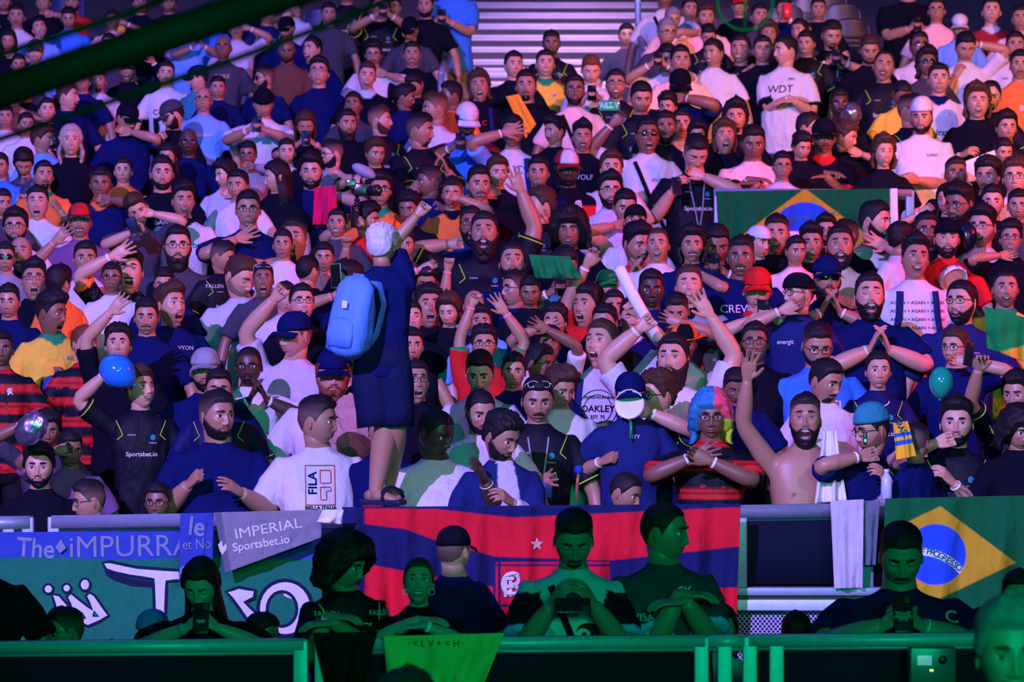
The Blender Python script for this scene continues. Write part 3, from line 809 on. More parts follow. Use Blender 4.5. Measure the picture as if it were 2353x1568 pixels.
def build_person(pr, fused):
    s, H, base = pr['s'], pr['H'], pr['base']; hi = pr['h'] > 74; fl = pr['fl']; p = pr['hp']; sty = pr['sty']
    e = empty('person', tuple(base), pr['label'], 'person', 'people at the front barrier' if pr['d'] < 15 else 'fans standing in the tribune')
    RH = rotm(pr['yaw'], pr['pitch'], pr['roll'])
    hm = head_mesh(pr, p, hi).tr(RH * s, H - base)
    body = hm; sk = p['skin']
    N1 = H - base + RH @ np.array((0, .018, -.055)) * s; N2 = pr['NB'] - base
    wn = 1 + max(0, pr['w'] - 1) * .6; fn = .86 if 'fem' in fl else 1
    V, Fc = tube([N1, (N1 + N2) / 2 + np.array((0, -.002, 0)), N2 + np.array((0, -.004, .02)), N2 + np.array((0, 0, -.05))], [(.054 * s * wn * fn, .058 * s * wn * fn), (.055 * s * wn * fn, .059 * s * wn * fn), (.062 * s * wn * fn, .062 * s * wn * fn), (.085 * s, .07 * s)], 20); body.add(V, Fc, sk * .96)
    fz, ff = fused
    fz = fz - base
    sw = 1 + max(0, pr['w'] - 1) * .8; sw *= (.85 if 'fem' in fl else 1)
    if 'bare' in sty:
        C = np.tile(sk, (len(fz), 1)); NBl = pr['NB'] - base
        q = (fz - NBl) @ pr['RT'] / s
        for sg in (-1, 1):
            k = (q[:, 1] < 0) & (np.hypot(q[:, 0] - sg * .085, q[:, 2] + .235) < .011); C[k] = sk * np.array((.45, .30, .30))
        body.add(fz, ff, C)
    for sd, a in pr['A'].items():
        M3 = a['M'] * s
        hv, hf = HANDS[a['hp'] if a['hp'] in HANDS else 'r'][0 if (a['spec'] and hi) else 1]
        hv = hv * np.array((sd * -1, 1, 1)) * (.92 if 'fem' in fl else 1.0)
        body.add(hv @ M3.T + a['T'] - base, hf, sk * np.array((1.04, .96, .94)))
        if 'bare' not in sty:
            P = [q - base for q in arm_path(a)]; rad = [.040, .046, .047, .044, .042, .042, .044, .038, .029, .0265]
            c = np.tile(sk, (14 * 10 + 2, 1))
            if 'tattoo' in fl: pass
            V, Fc = tube(P, [r * s * sw for r in rad], 14)
            if 'tattoo' in fl:
                k = fnoise(V, 11, 90) + fnoise(V, 12, 190) > .25; c = np.where(k[:, None], sk * .22 + np.array((.0, .01, .02)), sk)
            body.add(V, Fc, c)
    if 'shorts' in fl:                      # bare legs down to the feet on the rail
        hz = N2[2] - .56 * s; yb = N2[1]
        for sd, fx, fy in ((-1, -.035, -.02), (1, .02, .26)):
            Pk = np.array((sd * .03 * s + .045, yb - .03, hz * .52)); Pa = np.array((fx, yb + fy, .075)); Ph = np.array((sd * .085 * s, yb, hz))
            V, Fc = tube([Ph, Ph * .5 + Pk * .5, Pk, Pk * .75 + Pa * .25 + np.array((0, .012, 0)), Pk * .4 + Pa * .6 + np.array((0, .008, 0)), Pa, Pa + np.array((0, 0, -.045))], [r * s for r in (.095, .092, .074, .080, .066, .044, .046)], 18)
            body.add(V, Fc, sk * .98)
            V, Fc = tube([Pa + np.array((0, .055, -.04)), Pa + np.array((.0, .02, -.030)), Pa + np.array((.0, -.04, -.035)), Pa + np.array((.0, -.10, -.047)), Pa + np.array((0, -.145, -.056))], [(.03, .028), (.036, .040), (.038, .032), (.042, .020), (.034, .012)], 14, up=(0, 0, 1))
            V = (V - Pa) @ rotm(62 if sd < 0 else 20).T + Pa; body.add(V, Fc, sk)
            pr.setdefault('feet', []).append((Pa, 62 if sd < 0 else 20))
    body.build('body', M_SKIN, e)
    # hair
    cap = next((k for k in ('cap', 'capb', 'beanie', 'fedora') if k in pr), None)
    hb = hair_mesh(pr, p, pr['style'], cap is not None)
    if hb is not None: hb.tr(RH * s, H - base).build('hair', M_HAIR, e)
    bb = beard_mesh(pr, p)
    if bb is not None: bb.tr(RH * s, H - base).build('moustache' if 'mo' in fl else 'beard', M_HAIR, e)
    if cap:
        c = str(pr[cap]).split('+'); cr, br = cap_mesh(c[0], cap, c[1] if len(c) > 1 else None)
        RC = RH @ (rotm(180) if cap == 'capb' else rotm(0))
        o = cr.tr(RC * s, H - base).build({'beanie': 'beanie', 'fedora': 'hat'}.get(cap, 'cap'), M_CLOTH, e)
        if br is not None: br.tr(RC * s, H - base).build('brim', M_CLOTH, o)
    if 'G' in fl or 'S' in fl or 'SU' in fl:
        fr, ln = glasses_mesh('S' in fl or 'SU' in fl, p, (.75, .75, .8) if 'SU' in fl else ((.35, .3, .25) if 'GT' in fl else (.015, .012, .015)))
        RG, t = RH, H - base
        if 'SU' in fl: RG = RH @ rotm(0, -38); t = t + RH @ np.array((0, .0, .045)) * s
        o = fr.tr(RG * s, t).build('sunglasses' if ln is not None else 'glasses', M_PLASTIC, e)
        if ln is not None: ln.tr(RG * s, t).build('lens', M_LENS, o)
    # clothes
    sh = None
    if 'bare' not in sty:
        ra = fnoise(fz * (1, 1, .6), int(pr['x']) % 97, 24 / s); rb_ = fnoise(fz * (1, 1, .45), int(pr['y']) % 89, 48 / s)
        nz = (.5 - np.abs(ra)) * .016 + (.4 - np.abs(rb_)) * .006
        NBl = pr['NB'] - base; cen = NBl + np.array((0, 0, -.25)); dr = fz - cen; dr[:, 2] *= .2; dr /= (np.linalg.norm(dr, axis=1)[:, None] + 1e-6)
        below = sstep(.08, .22, (NBl[2] - fz[:, 2]))
        fz2 = fz + dr * (nz * (.35 + .65 * below))[:, None]
        sh = new_obj('jacket' if 'open' in sty else 'shirt', fz2, ff, M_SHINY if ('J' in sty or 'F' in sty) else M_CLOTH, e, shirt_colors(pr, fz2))
        pl = print_list(pr); extra = [k for k in ('ring', 'bird') if k in fl] + [k for k in ('straps', 'strap', 'lanyard', 'necklace') if k in fl]
        if pl or extra or 'J' in sty:
            tri = ff.tolist() if isinstance(ff, np.ndarray) else ff
            bvh = BVHTree.FromPolygons(fz2.tolist(), tri)
            tm = MB()
            for kk, (txt, u, v, sz, c, rot) in enumerate(pl):
                tv, tf = TEXTS[(txt, 1)]; ca, sa = math.cos(R(rot)), math.sin(R(rot))
                uv = np.stack([tv[:, 0] * ca - tv[:, 1] * sa, tv[:, 0] * sa + tv[:, 1] * ca], 1) * sz + np.array((u, v))
                tm.add(project(pr, bvh, uv, .006 + .0012 * (kk % 4)), tf, CLR[c])
            if 'box' in fl:
                for Q in (((-.075, -.125), (.075, -.125)), ((.075, -.125), (.075, -.325)), ((.075, -.325), (-.075, -.325)), ((-.075, -.325), (-.075, -.125)), ((.0, -.15), (.055, -.15), (.055, -.215), (.0, -.215), (.0, -.15)), ((.0, -.235), (.0, -.30), (.03, -.30), (.03, -.255), (.055, -.255), (.055, -.235), (.0, -.235))): tm.add(*ribbon(pr, bvh, [(a, b + .05) for a, b in Q], .0035, 'red', .006, 24))
            def disc(cx, cy, rx, ry, col, off, n=26):
                rim = [(cx + rx * math.cos(2 * math.pi * i / n), cy + ry * math.sin(2 * math.pi * i / n)) for i in range(n)]; mid = [(cx + .5 * (a - cx), cy + .5 * (b - cy)) for a, b in rim]
                A = project(pr, bvh, rim + mid + [(cx, cy)], off); tm.add(A, [(i, (i + 1) % n, n + (i + 1) % n, n + i) for i in range(n)] + [(n + i, n + (i + 1) % n, 2 * n) for i in range(n)], col)
            if 'ring' in fl:
                for rr in (.105, .078): tm.add(*ribbon(pr, bvh, [(rr * math.cos(t), -.215 + rr * math.sin(t)) for t in np.linspace(0, 2 * math.pi, 40)], .0035, 'black', .006, 60))
            if 'bird' in fl:
                disc(-.01, -.235, .105, .070, (.30, .36, .40), .006); disc(-.02, -.225, .085, .050, (.62, .62, .66), .0075); disc(.055, -.245, .050, .040, (.012, .014, .02), .009); disc(.035, -.252, .030, .024, (.62, .62, .66), .0105); disc(.04, -.255, .011, .013, (.01, .01, .01), .012)
            if 'badge' in fl: disc(.05, -.18, .022, .024, (.55, .42, .1), .006)
            if 'J' in sty:
                for Ln in JLINES: tm.add(*ribbon(pr, bvh, Ln, .0055, 'lime', .005))
                hx = [(.07 + .018 * math.sin(R(60 * k)), -.150 + .020 * math.cos(R(60 * k))) for k in range(6)]
                A = project(pr, bvh, hx + [(.07, -.150)], .006); tm.add(A, [(i, (i + 1) % 6, 6) for i in range(6)], CLR['teal'])
            if 'J' in sty and 'long' not in sty and 'tank' not in sty:
                for sd, a in pr['A'].items():
                    S, E = a['S'] - base, a['E'] - base; dv = E - S; rr = s * (1 + fat_(pr) * .35)
                    tm.add(*tube([S + dv * .715, S + dv * .72, S + dv * .745, S + dv * .75], [.060 * rr, .0735 * rr, .0742 * rr, .060 * rr], 24, cap=False), CLR['lime'])
            if tm.n: tm.build('shirt_print', M_CLOTH, sh, smooth=False)
            for k in extra:
                if k in ('ring', 'bird'): continue
                mb = MB()
                if k == 'straps':
                    for sg in (-1, 1): mb.add(*ribbon(pr, bvh, ((sg * .105, -.05), (sg * .115, -.2), (sg * .14, -.36)), .040, 'dblue', .014))
                    mb.build('backpack_strap', M_CLOTH, e)
                elif k == 'strap': mb.add(*ribbon(pr, bvh, ((-.10, -.05), (.0, -.3), (.12, -.55)), .03, 'black', .014)); mb.build('bag_strap', M_CLOTH, e)
                elif k == 'lanyard':
                    for sg in (-1, 1): mb.add(*ribbon(pr, bvh, ((sg * .055, -.05), (sg * .028, -.25), (.0, -.42)), .010, 'grey', .014))
                    mb.build('lanyard', M_CLOTH, e)
                elif k == 'necklace':
                    A = project(pr, bvh, [(.062 * math.sin(t), -.045 - .035 * math.cos(t) * 1) for t in np.linspace(-1.5, 1.5, 14)], .008)
                    mb.add(*tube(list(A), [.004] * 14, 6), (.85, .85, .8)); mb.build('necklace', M_PLASTIC, e)
    # trousers and shoes
    hipz = pr['NB'][2] - base[2] - .56 * s; L = max(hipz, .18)
    kind = pr.get('tr') or ('jeans', 'dark', 'dark', 'khaki')[int(pr['x'] + pr['y']) % 4]
    if 'shorts' in fl: shorts(pr, e, hipz); pr['obj'] = e; return e
    o = bpy.data.objects.new('trousers', trousers_mesh(kind)); COL.objects.link(o); o.parent = e
    yb = pr['NB'][1] - base[1]
    o.location = (0, yb, hipz + .02); o.scale = (s * pr['w'], s, (L + .0) / .97)
    for sd in (-1, 1):
        o = bpy.data.objects.new('shoe', shoe_mesh()); COL.objects.link(o); o.parent = e; o.location = (sd * .107 * s * pr['w'], yb + .005, 0); o.rotation_euler = (0, 0, sd * .15)
    # wristbands
    rs = random.Random(int(pr['x'] * 3 + pr['y']))
    for sd, a in pr['A'].items():
        if a['spec'] and 'nb' not in fl and rs.random() < .6:
            dr = (a['T'] - a['E']); dr /= np.linalg.norm(dr); c0 = a['T'] - base - dr * .022 * s
            mb = MB(); V, Fc = tube([c0 - dr * .008, c0 - dr * .007, c0 + dr * .007, c0 + dr * .008], [.027 * s, .0325 * s * sw ** .5, .0325 * s * sw ** .5, .027 * s], 14)
            mb.add(V, Fc, ((.85, .85, .88), (.9, .25, .35), (.85, .85, .88))[rs.randrange(3)]); mb.build('wristband', M_CLOTH, e)
    # a phone in both hands
    for t in pr['arms']:
        if t.startswith('PH:'):
            v = t[3:].split(','); c = np.array(W(float(v[0]), float(v[1]), pr['d'] - (float(v[2]) / 100 if len(v) > 2 else .30)))
            phone(c + np.array((0, .0, .015)) * s, rotm(0, -25) , 'phone held by ' + ' '.join(pr['label'].split()[:13]), False, sc=s)
    pr['obj'] = e
    return e


def relax(PR, rounds=45):
    """move people who would stand inside one another forward or back along their own line of sight"""
    D = np.array([p['d'] for p in PR]); D0 = D.copy(); X = np.array([p['x'] for p in PR]); Hh = np.array([p['h'] for p in PR]); Wd = np.array([float(p['w']) for p in PR])
    fixed = np.array(['fixed' in p['fl'] or 'free' in p['fl'] or p['d'] < 16.2 for p in PR])
    Y = np.array([p['y'] for p in PR])
    for r in range(rounds):
        xw_ = (X - IW / 2) * D / FP; dx = np.abs(xw_[:, None] - xw_[None]); dd = D[:, None] - D[None]
        wmin = .36 * (Wd[:, None] + Wd[None]) / 2; need = .30 * np.clip((wmin - dx) / .12, 0, 1) * (1 + .5 * ((Wd[:, None] + Wd[None]) / 2 - 1))
        near = (np.abs(dd) < need) & (need > 0); np.fill_diagonal(near, False)
        sgn = np.where(Y[:, None] == Y[None], np.sign(X[:, None] - X[None]), np.sign(Y[None] - Y[:, None])); sgn = np.where(np.abs(dd) > .06, np.sign(dd), sgn)
        push = np.where(near, (need - np.abs(dd)) * .35 * sgn, 0).sum(1)
        D = np.where(fixed, D, np.clip(D + np.clip(push, -.12, .12), np.maximum(D0 - .7, 16.62), D0 + .8))
    for p, d in zip(PR, D):
        p['d'] = float(d); s = p['h'] * d / FP / .250; p['s'] = min(max(s, .84), 1.16) if 'free' not in p['fl'] else s

PEOPLE = '''
8 2 52 10 5 0|s2 st short|black;nr@-.05,-.2,.06||man cropped by the top left corner, white lettering on black t-shirt
38 36 56 5 3 0|s2 mo short|white/tank||man with moustache in a white tank top near the top left corner
19 92 52 5 12 0|s2 fem long ec|black|R:26,122,r|woman with long dark hair holding her chin at the left edge
90 64 48 15 -12 -14|s1 mo short o1|sky||man tilting his head back in a blue t-shirt, beside the white tank top
158 40 52 5 18 0|s2 short|blue||man in bright blue polo looking down above the dark truss
82 118 54 3 0 0|s1 mo short cap=dgrey o1|sky||man in dark cap and blue shirt just above the dark truss
43 148 50 10 5 0|s2 short|dgrey||man half hidden by the truss at the left edge
166 2 50 0 10 0|s2 be short|red/sleeve=dgrey||bearded man at the top edge in a dark and red shirt
100 4 50 -5 0 0|s2 short|black|R:120,22,r|man at the top edge in black with a hand at his neck
258 45 48 0 5 0|s3 short|pink|R:292,42,r|man behind the truss covering his eyes with one hand
322 6 50 10 0 0|s2 short|black/sleeve=yellow||man at the top edge in a black shirt with yellow sleeves
388 6 50 8 -5 8|s2 st short|black||man with tilted head at the top edge left of the truss end
227 185 52 3 0 0|s2 go fade|lav||man with shaved sides and goatee in a light grey t-shirt
293 158 52 0 0 0|s2 st short cap=black o3|black/long|R:357,128,o|laughing man in black cap and long sleeves raising one hand
382 168 58 5 0 4|s1 mo short|white/bw;Cent@-.05,-.30,.075,black||man in a white football shirt with black stripes and sponsor lettering
455 178 56 -75 5 0|s1 short cap=navy o1|teal||man in profile with navy cap and turquoise shirt
467 228 62 3 -3 0|s2 bald G|sky;Gunadore@.0,-.24,.05||older man with glasses in a bright blue t-shirt
108 252 56 15 -3 0|s1 short|black/J||round-faced boy in a dark jersey with green trim beside the thin cable
155 220 62 78 -3 0|s1 short hn o2|navy||brown-haired man in profile shouting beside the thin cable
190 186 50 0 0 0|s2 short|navy||man in a navy shirt hidden behind the truss
97 318 62 75 5 0|s2 curly hn mo|sky||curly-haired older man in profile next to the grey-haired woman
163 322 72 8 -6 0|s1 fem long hl wv o1|black||woman with long grey-blond hair in a black top
292 270 68 45 20 0|s2 go short cap=black|navy|R:290,292,r,14|man in black cap hiding his face in one hand
397 262 66 -70 22 0|s1 be short cap=dgrey|black|L:352,318,r|bearded man in dark cap looking down to the left
433 325 66 10 3 0|s4 bald G|navy/long||bald dark-skinned man with glasses in a navy sweater
386 358 56 -10 10 0|s2 fem long o1|black||young woman with long hair behind the heavy bearded man
54 372 64 10 38 0|s2 med|dgrey/camo;betsson@.0,-.2,.035|PH:55,452,35|man bowing over his phone in a patterned grey shirt at left
283 391 62 3 0 0|s1 short|orange/tank||boy in an orange tank top next to the thin moustached boy
373 396 80 8 0 0|s1 be short w=1.2|black;BAND@.02,-.27,.05||heavy bearded man in black t-shirt with a white print
100 402 68 20 -5 0|s2 go short|orange/collar=green;BRASIL@.07,-.16,.025,sky|R:130,490,f|goateed man in an orange football shirt with green collar
12 268 56 10 0 0|s2 short|white;S@.0,-.42,.07,black||man in white t-shirt at the left edge below the truss
60 286 56 20 0 0|s2 short|white||second man in white behind the curly-haired older man
30 212 50 -20 10 0|s3 short|brown|R:66,262,r|man in a brown shirt behind the truss at left
4 465 56 30 5 0|s2 short|dgrey||man cropped by the left edge beside the laughing boy
544 64 52 3 0 0|s2 mo recede|lav|R:573,50,r|moustached man in lavender t-shirt with a raised arm
513 108 58 0 -3 0|s3 bald G|dgrey;EAGLE@.0,-.2,.05,tan||older man with shining glasses in a dark printed t-shirt
659 64 52 -30 15 0|s2 st short cap=black|navy||man in black cap looking down left of the bald bearded man
675 14 50 -75 15 0|s2 short hn|lav|L:650,26,r|man at the top edge in a lavender t-shirt with hands at his mouth
613 30 52 30 5 0|s2 short|navy/J||man in navy jersey with an orange watch at the top
659 112 60 3 22 0|s3 bald be|brown||bald man with a long beard looking down
718 112 60 -35 -3 0|s1 short o2|navy;Naturals@.0,-.24,.06|L:668,205,r|smiling man with parted hair in navy t-shirt with white lettering
797 -22 58 10 15 0|s2 short|black/J|CL:782,86|man sitting at the top edge in a dark jersey
873 14 62 12 5 0|s2 curly G|black/J|PH:880,27,40|curly-haired man filming with a black phone at the top
905 14 50 -10 5 0|s2 short G|black||man with glasses behind the filming man
858 122 58 0 10 0|s2 curly G mo|white|R:882,165,r|curly-haired man with glasses and moustache in a white t-shirt
943 66 54 -25 25 0|s2 med cap=black|dgrey||man in black cap bending down behind the smiling man
947 123 58 3 0 0|s2 mo short o2|black||smiling moustached man in black at the left foot of the stairs
608 178 56 -70 5 0|s2 be fade S|navy;Secs@.1,-.05,.04||bearded man in sunglasses in profile above the backward cap
733 165 66 -3 -10 0|s1 med G|navy||man with glasses and a fringe in a plain navy t-shirt looking up
843 172 64 8 3 6|s1 short hn o2|black/collar=white||smiling brown-haired man in a dark jersey with white collar
953 192 58 -25 35 0|s2 short|black||man in black with bowed head left of the stair rail
605 235 68 5 25 0|s2 short capb=black|white;WOLF@.07,-.2,.04,dblue|PH:590,290,35|man in backward black cap and white shirt looking at his phone
812 240 60 -8 -5 0|s3 short|dgrey||man with a reddish lit face above the full-bearded man
797 283 66 20 0 0|s2 bb short|black||full-bearded man in dark t-shirt looking right
702 285 64 5 25 0|s2 fem long hn|black|PH:703,322,30|woman with long straight hair looking at her phone
873 275 66 75 -3 0|s1 be fade hn|black/J||brown-bearded man in profile with a dark jersey
570 352 58 -5 10 0|s3 short G|grey/long|R:575,372,r,16|child in grey hoodie with glasses and a hand on the mouth
659 348 62 5 0 0|s1 st short|black/collar=white||stubbled man in black shirt with white collar edge
763 352 64 -65 8 0|s1 be fade G|grey|R:775,400,r|bearded man with glasses in profile behind the video camera
716 390 78 -3 8 0|s1 be quiff o2 w=1.2|navy|R:770,440,f|smiling bearded man in navy holding up a crimson shirt
636 405 72 -70 8 0|s1 fem long|black||woman with black bob in profile
862 350 64 25 10 0|s2 med hn|black|L:832,402,r|camera operator in black behind the video camera
930 222 56 80 10 0|s3 med|navy/;FF@-.02,-.3,.04,orange||dark-haired man turned away left of the clapping man
547 424 72 -15 3 0|s2 short|white;7@.05,-.35,.05,red||man in white t-shirt right behind the waving man
518 400 62 -50 8 0|s1 wavy|lav|R:528,440,r|long-haired man resting his cheek on a fist
978 12 56 -10 0 0|s2 be short|black||bearded man behind the tall man in blue
1043 -48 72 -5 20 0|s2 short ty=-8 d=32|blue|PH:1015,42,30|tall man in a long blue t-shirt standing on the stairs
1267 98 60 0 5 0|s3 st short|black/J;LOUD@.07,-.22,.035,lime|PH:1275,190,30|man on the stairs in a black jersey with a green emblem
1180 148 64 15 -3 0|s1 short|black;SB@-.02,-.25,.04||clean-shaven man in black in front of the stairs
1253 145 64 5 -3 0|s1 short o1|yellow/collar=green;CBF@.07,-.2,.03,blue||boy in a yellow football shirt with green collar
1358 158 66 3 25 0|s1 st short hr|white;SPFC@.05,-.2,.03,red|PH:1360,218,35|red-haired man in white looking at his phone before the stairs
1101 196 64 0 -5 -6|s2 wavy hn o3|black straps;C@.05,-.25,.06,red||laughing wavy-haired boy in a black and red jacket
1209 195 78 -3 0 0|s2 go short w=1.15|black;LEVIS@.02,-.2,.02||heavy goateed man with an orange towel on his shoulder
1320 205 72 3 0 0|s3 be short G strap|pink;EST@.0,-.25,.06,white||bearded man with glasses in a pink t-shirt with black strap
1415 192 68 0 -3 0|s2 st short G o2|black/J;C@-.03,-.22,.05,red||man with glasses in black behind the lit phone
1000 248 74 -72 3 0|s2 fade hn|white;CLUB@.0,-.3,.05,black||brown-haired man facing left in a white t-shirt
1036 218 66 -70 0 0|s3 short|orange||man in orange t-shirt turned left behind the white t-shirt
1073 272 74 15 30 0|s3 be med cap=silver|blue/sleeve=maroon|PH:1058,330,40|bearded man with silver headgear and blue jersey looking at his phone
965 298 78 72 3 0|s2 go fade w=1.1|black/J|CL:1012,372,30|goateed man in dark jersey clapping in profile
1178 300 78 -5 8 0|s2 st short straps|white/sleeve=sky;C9@.07,-.20,.09,blue|L:1165,285,o,22|man covering his forehead, white and blue jersey with backpack
1275 300 66 -45 3 0|s2 mo quiff|black||moustached man with dark quiff looking left in black
1338 312 70 3 3 0|s2 mo quiff o2|black;WOLF@.0,-.25,.06,lav||smiling moustached man in black with a printed animal
1303 384 84 12 5 0|s4 be short cap=maroon+white|red/FB w=1.1;C@.066,-.16,.07;R@.078,-.17,.07;F@.06,-.18,.06||bearded man in maroon and white cap, red and black striped shirt
1237 394 76 -3 3 0|s2 short o1|navy||short-haired man with a slight smile behind the curly boy
1143 395 70 15 3 0|s1 mo med hn|black|L:1122,440,r|moustached man with brown hair looking right, fist at chin
1405 384 74 0 -3 0|s1 med hn o1|white||boy with reddish brown hair left of the laughing scarf man
987 415 72 -70 5 0|s3 fade|navy|R:998,470,f|man in profile facing left above the raised fists
1100 420 84 12 5 0|s2 mo short o1 w=1.2|black||heavy smiling man with thick black hair in black
1527 -12 66 0 0 0|s3 short strap|white||man in white t-shirt cut by the top edge beside the stair rail
1545 42 54 10 15 0|s2 short hg|pink||grey-haired man behind the older man with glasses
1532 72 64 18 8 0|s2 short hg G|dgrey||older grey-haired man with glasses in a dark grey t-shirt
1622 38 58 5 3 0|s2 be curly hn|pink|L:1612,62,r,14|bearded man in pink t-shirt resting chin on his hand
1628 80 54 0 30 0|s2 short|black/J||man in dark jersey bowing his head behind the white polo
1745 35 56 10 0 0|s2 short|dgrey||man seen through the green ring
1700 10 54 0 0 0|s2 short cap=red|black||person in red cap seen through the green ring
1765 80 60 5 -5 0|s2 fem wavy hn o1|black||curly-haired woman behind the clean-shaven man in black
1838 70 56 -35 0 0|s2 short|dgrey||man looking left behind the man with the white jersey
1532 130 64 15 22 0|s2 short|white|PH:1512,140,30|dark-haired man in white looking down at his phone
1640 120 64 -35 3 0|s2 short o1|white/collar=white||man in white polo looking left beside the dark jersey
1702 112 70 -18 -3 0|s2 short o1 w=1.1|black/J|L:1722,172,c,22 R:1712,235,f|man in dark jersey with a hand on his chest, looking up
1752 113 64 0 0 0|s2 short|black||clean-shaven man in plain black between two jerseys
1805 115 74 -62 0 0|s1 short w=1.1|white/cuff=black;WDT@.0,-.235,.09,black;SPFC@.09,-.15,.025,black|X:1820,232,28|dark-haired man in white jersey with black lettering, hands folded
1853 98 60 -20 8 0|s2 short o1|black/J||smiling man behind the white jersey with black lettering
1563 137 70 8 0 0|s2 short|peach||man in peach t-shirt behind the black cap
1563 195 76 0 22 0|s3 short cap=black|navy w=1.2|R:1560,212,o,20|man in black cap with his hand over his face
1473 222 80 8 20 0|s2 short|black/J||man in dark jersey looking down beside the raised phone
1690 268 74 -3 0 0|s2 go wavy|black||long-haired man with a goatee below the hand-on-chest man
1535 243 62 -20 10 0|s2 curly|black||dark curly head between the black cap and the laughing man
1487 308 78 8 -3 0|s3 short S o3 strap|white;VIVA@.06,-.25,.04,black|L:1398,262,r,10|laughing man in clear sunglasses holding up a lit phone
1530 291 76 -3 0 0|s3 be short o1|black/J||bearded smiling man in dark jersey beside the laughing man
1565 285 70 3 -3 0|s2 mo short|white||thin moustached man next to the bearded smiling man
1665 313 70 3 -8 0|s2 wavy hn o3|black||long-haired man with open mouth in black
1602 308 56 0 10 0|s2 wavy|black||person with half hidden eyes behind the man biting his nails
1731 325 82 0 18 0|s3 short|pink/stripes3 w=1.15|X:1728,420,30|man in pale pink t-shirt leaning on crossed arms
1598 348 90 12 35 0|s1 fade w=1.2|black/J lanyard|L:1550,445,r,30 R:1605,400,r,26|heavy man in dark jersey looking down, phone in hand
1857 292 70 65 5 0|s2 short G|black||man with glasses in profile behind the black cap fan
1842 335 62 20 20 0|s2 curly|black||curly dark head between the pink t-shirt and the black cap
1893 312 82 3 5 0|s3 mo short cap=black|black/stripes3/s3=red/collar=red/cuff=red w=1.1;CRF@.07,-.2,.05|X:1895,405,30|man in black cap and black shirt with red trim, hands clasped
1797 380 68 5 3 0|s2 short G|lav||man with round glasses squeezed between two leaning men
1911 78 70 8 22 0|s2 go fade|black/J lanyard|PH:1922,135,32|man with goatee in dark jersey looking at his phone, standing tall
1998 112 68 0 22 0|s2 be short hn|black||brown-bearded man in black looking down beside the empty seats
2088 -32 74 8 20 0|s2 short w=1.35|black|PH:2108,58,34|very large man in black standing with a phone at the top edge
2152 22 60 -10 0 0|s2 short G|pink||man with glasses behind the very large man
2278 24 70 -5 -5 0|s1 short|maroon/collar=white;BETANO@.03,-.34,.06;FFC@.08,-.2,.03||boy in maroon football shirt with white lettering
2205 60 56 -5 12 0|s2 med cap=white|sky||person in white cap and light blue shirt behind the bowed boy
2112 104 66 5 -6 0|s3 short S|white||boy in mirrored sunglasses and white t-shirt looking up
2218 105 72 3 28 0|s2 short|white|R:2243,80,f,6 L:2210,178,r|boy in white t-shirt bowing with one arm raised
2333 103 66 -3 0 0|s2 mo short|white/collar=white;vivo@-.1,-.2,.03,black||moustached man in white polo near the right edge
2346 40 60 -10 0 0|s2 short|pink;BAL@.0,-.2,.04,black||man in pale t-shirt cut by the right edge
2130 144 64 3 -6 0|s3 mo wavy S|dgrey;ALBANY@.0,-.34,.04||long-haired man in dark sunglasses with a grey t-shirt
2031 150 72 -5 -5 8|s2 mo recede o2|black/J||balding moustached man grinning in a dark jersey
2343 148 70 -5 0 0|s2 mo short|orange;Banri@.05,-.27,.06||moustached man in orange football shirt at the right edge
2157 180 74 -3 -3 0|s1 short|white/collar=navy/camo0;Emirates@.0,-.34,.07,navy;R@.08,-.2,.04,gold||fair-haired young man in white football shirt with navy collar
1928 237 68 3 3 0|s4 short|black|L:1925,268,r,18|dark-skinned man holding his chin behind the silver helmet
2277 218 70 -10 15 0|s1 go recede|black/J||balding man in dark jersey behind the smiling curly man
2246 232 84 -3 -4 0|s1 wavy hn o2|black|L:2215,372,r,30|smiling curly brown-haired man in black holding a white sheet
2072 212 62 15 40 0|s3 buzz|yellow/cuff=green||man bending forward in a yellow shirt with green cuffs
2092 252 74 60 5 0|s2 fade|black/J||man in profile in dark jersey behind the white beanie
2118 266 88 -15 8 0|s2 be buzz beanie=white o1 w=1.1|white;LOGO@.08,-.2,.03,dgrey|L:2070,430,r,20 R:2095,430,r,30|bearded man in white beanie and white t-shirt leaning on the rail
1943 312 66 60 15 0|s2 curly hn|black|R:1980,345,r|curly-haired man turned away behind the clasped hands man
2030 348 72 10 0 0|s1 fem wavy hn o1|black||woman with wavy hair in a black t-shirt above the flag
2312 290 72 5 5 0|s2 med|black/J||dark-haired young man behind the smiling curly man, right edge
2196 398 74 0 -5 0|s3 mo fade|black||man with shaved sides behind the bearded man with glasses
2270 402 82 -25 5 0|s2 mo curly|black||moustached curly-haired man looking left near the right edge
2333 405 84 -12 -2 0|s1 curly hn G|white;AB@.0,-.25,.07,red||curly-haired young man with round glasses in white
2305 345 60 10 20 0|s2 short|black||dark head between the curly men near the right edge
87 462 74 3 -3 0|s1 short o3|white||laughing boy in white t-shirt below the orange shirt
232 420 74 5 5 0|s3 fade|navy/collar=orange;GO@.05,-.4,.07,red|R:243,445,r,16|dark-skinned boy in navy and orange with a hand at his mouth
316 478 72 12 22 -28|s1 quiff hn|dgrey|R:350,470,f,8 L:310,532,r,34|boy resting his head on a fist while looking at his phone
421 458 78 15 0 0|s2 quiff o2|white/cuff=black/collar=black;COR@.08,-.25,.04,black||smiling young man in a white jersey with black cuffs
36 518 78 3 0 0|s2 be med G o1|white||bearded man with thick glasses in white at the left edge
184 506 80 5 -3 0|s2 mo short cap=dgrey+red o1|purple||young man in grey and red cap with a purple t-shirt
48 580 80 0 -12 0|s2 st bald o3|black/J||shaven-headed man laughing in a dark jersey at the left
408 562 92 8 0 0|s1 bb short G w=1.15|dgrey;01@.0,-.36,.12,brown||heavy bearded man with glasses in a grey-blue t-shirt
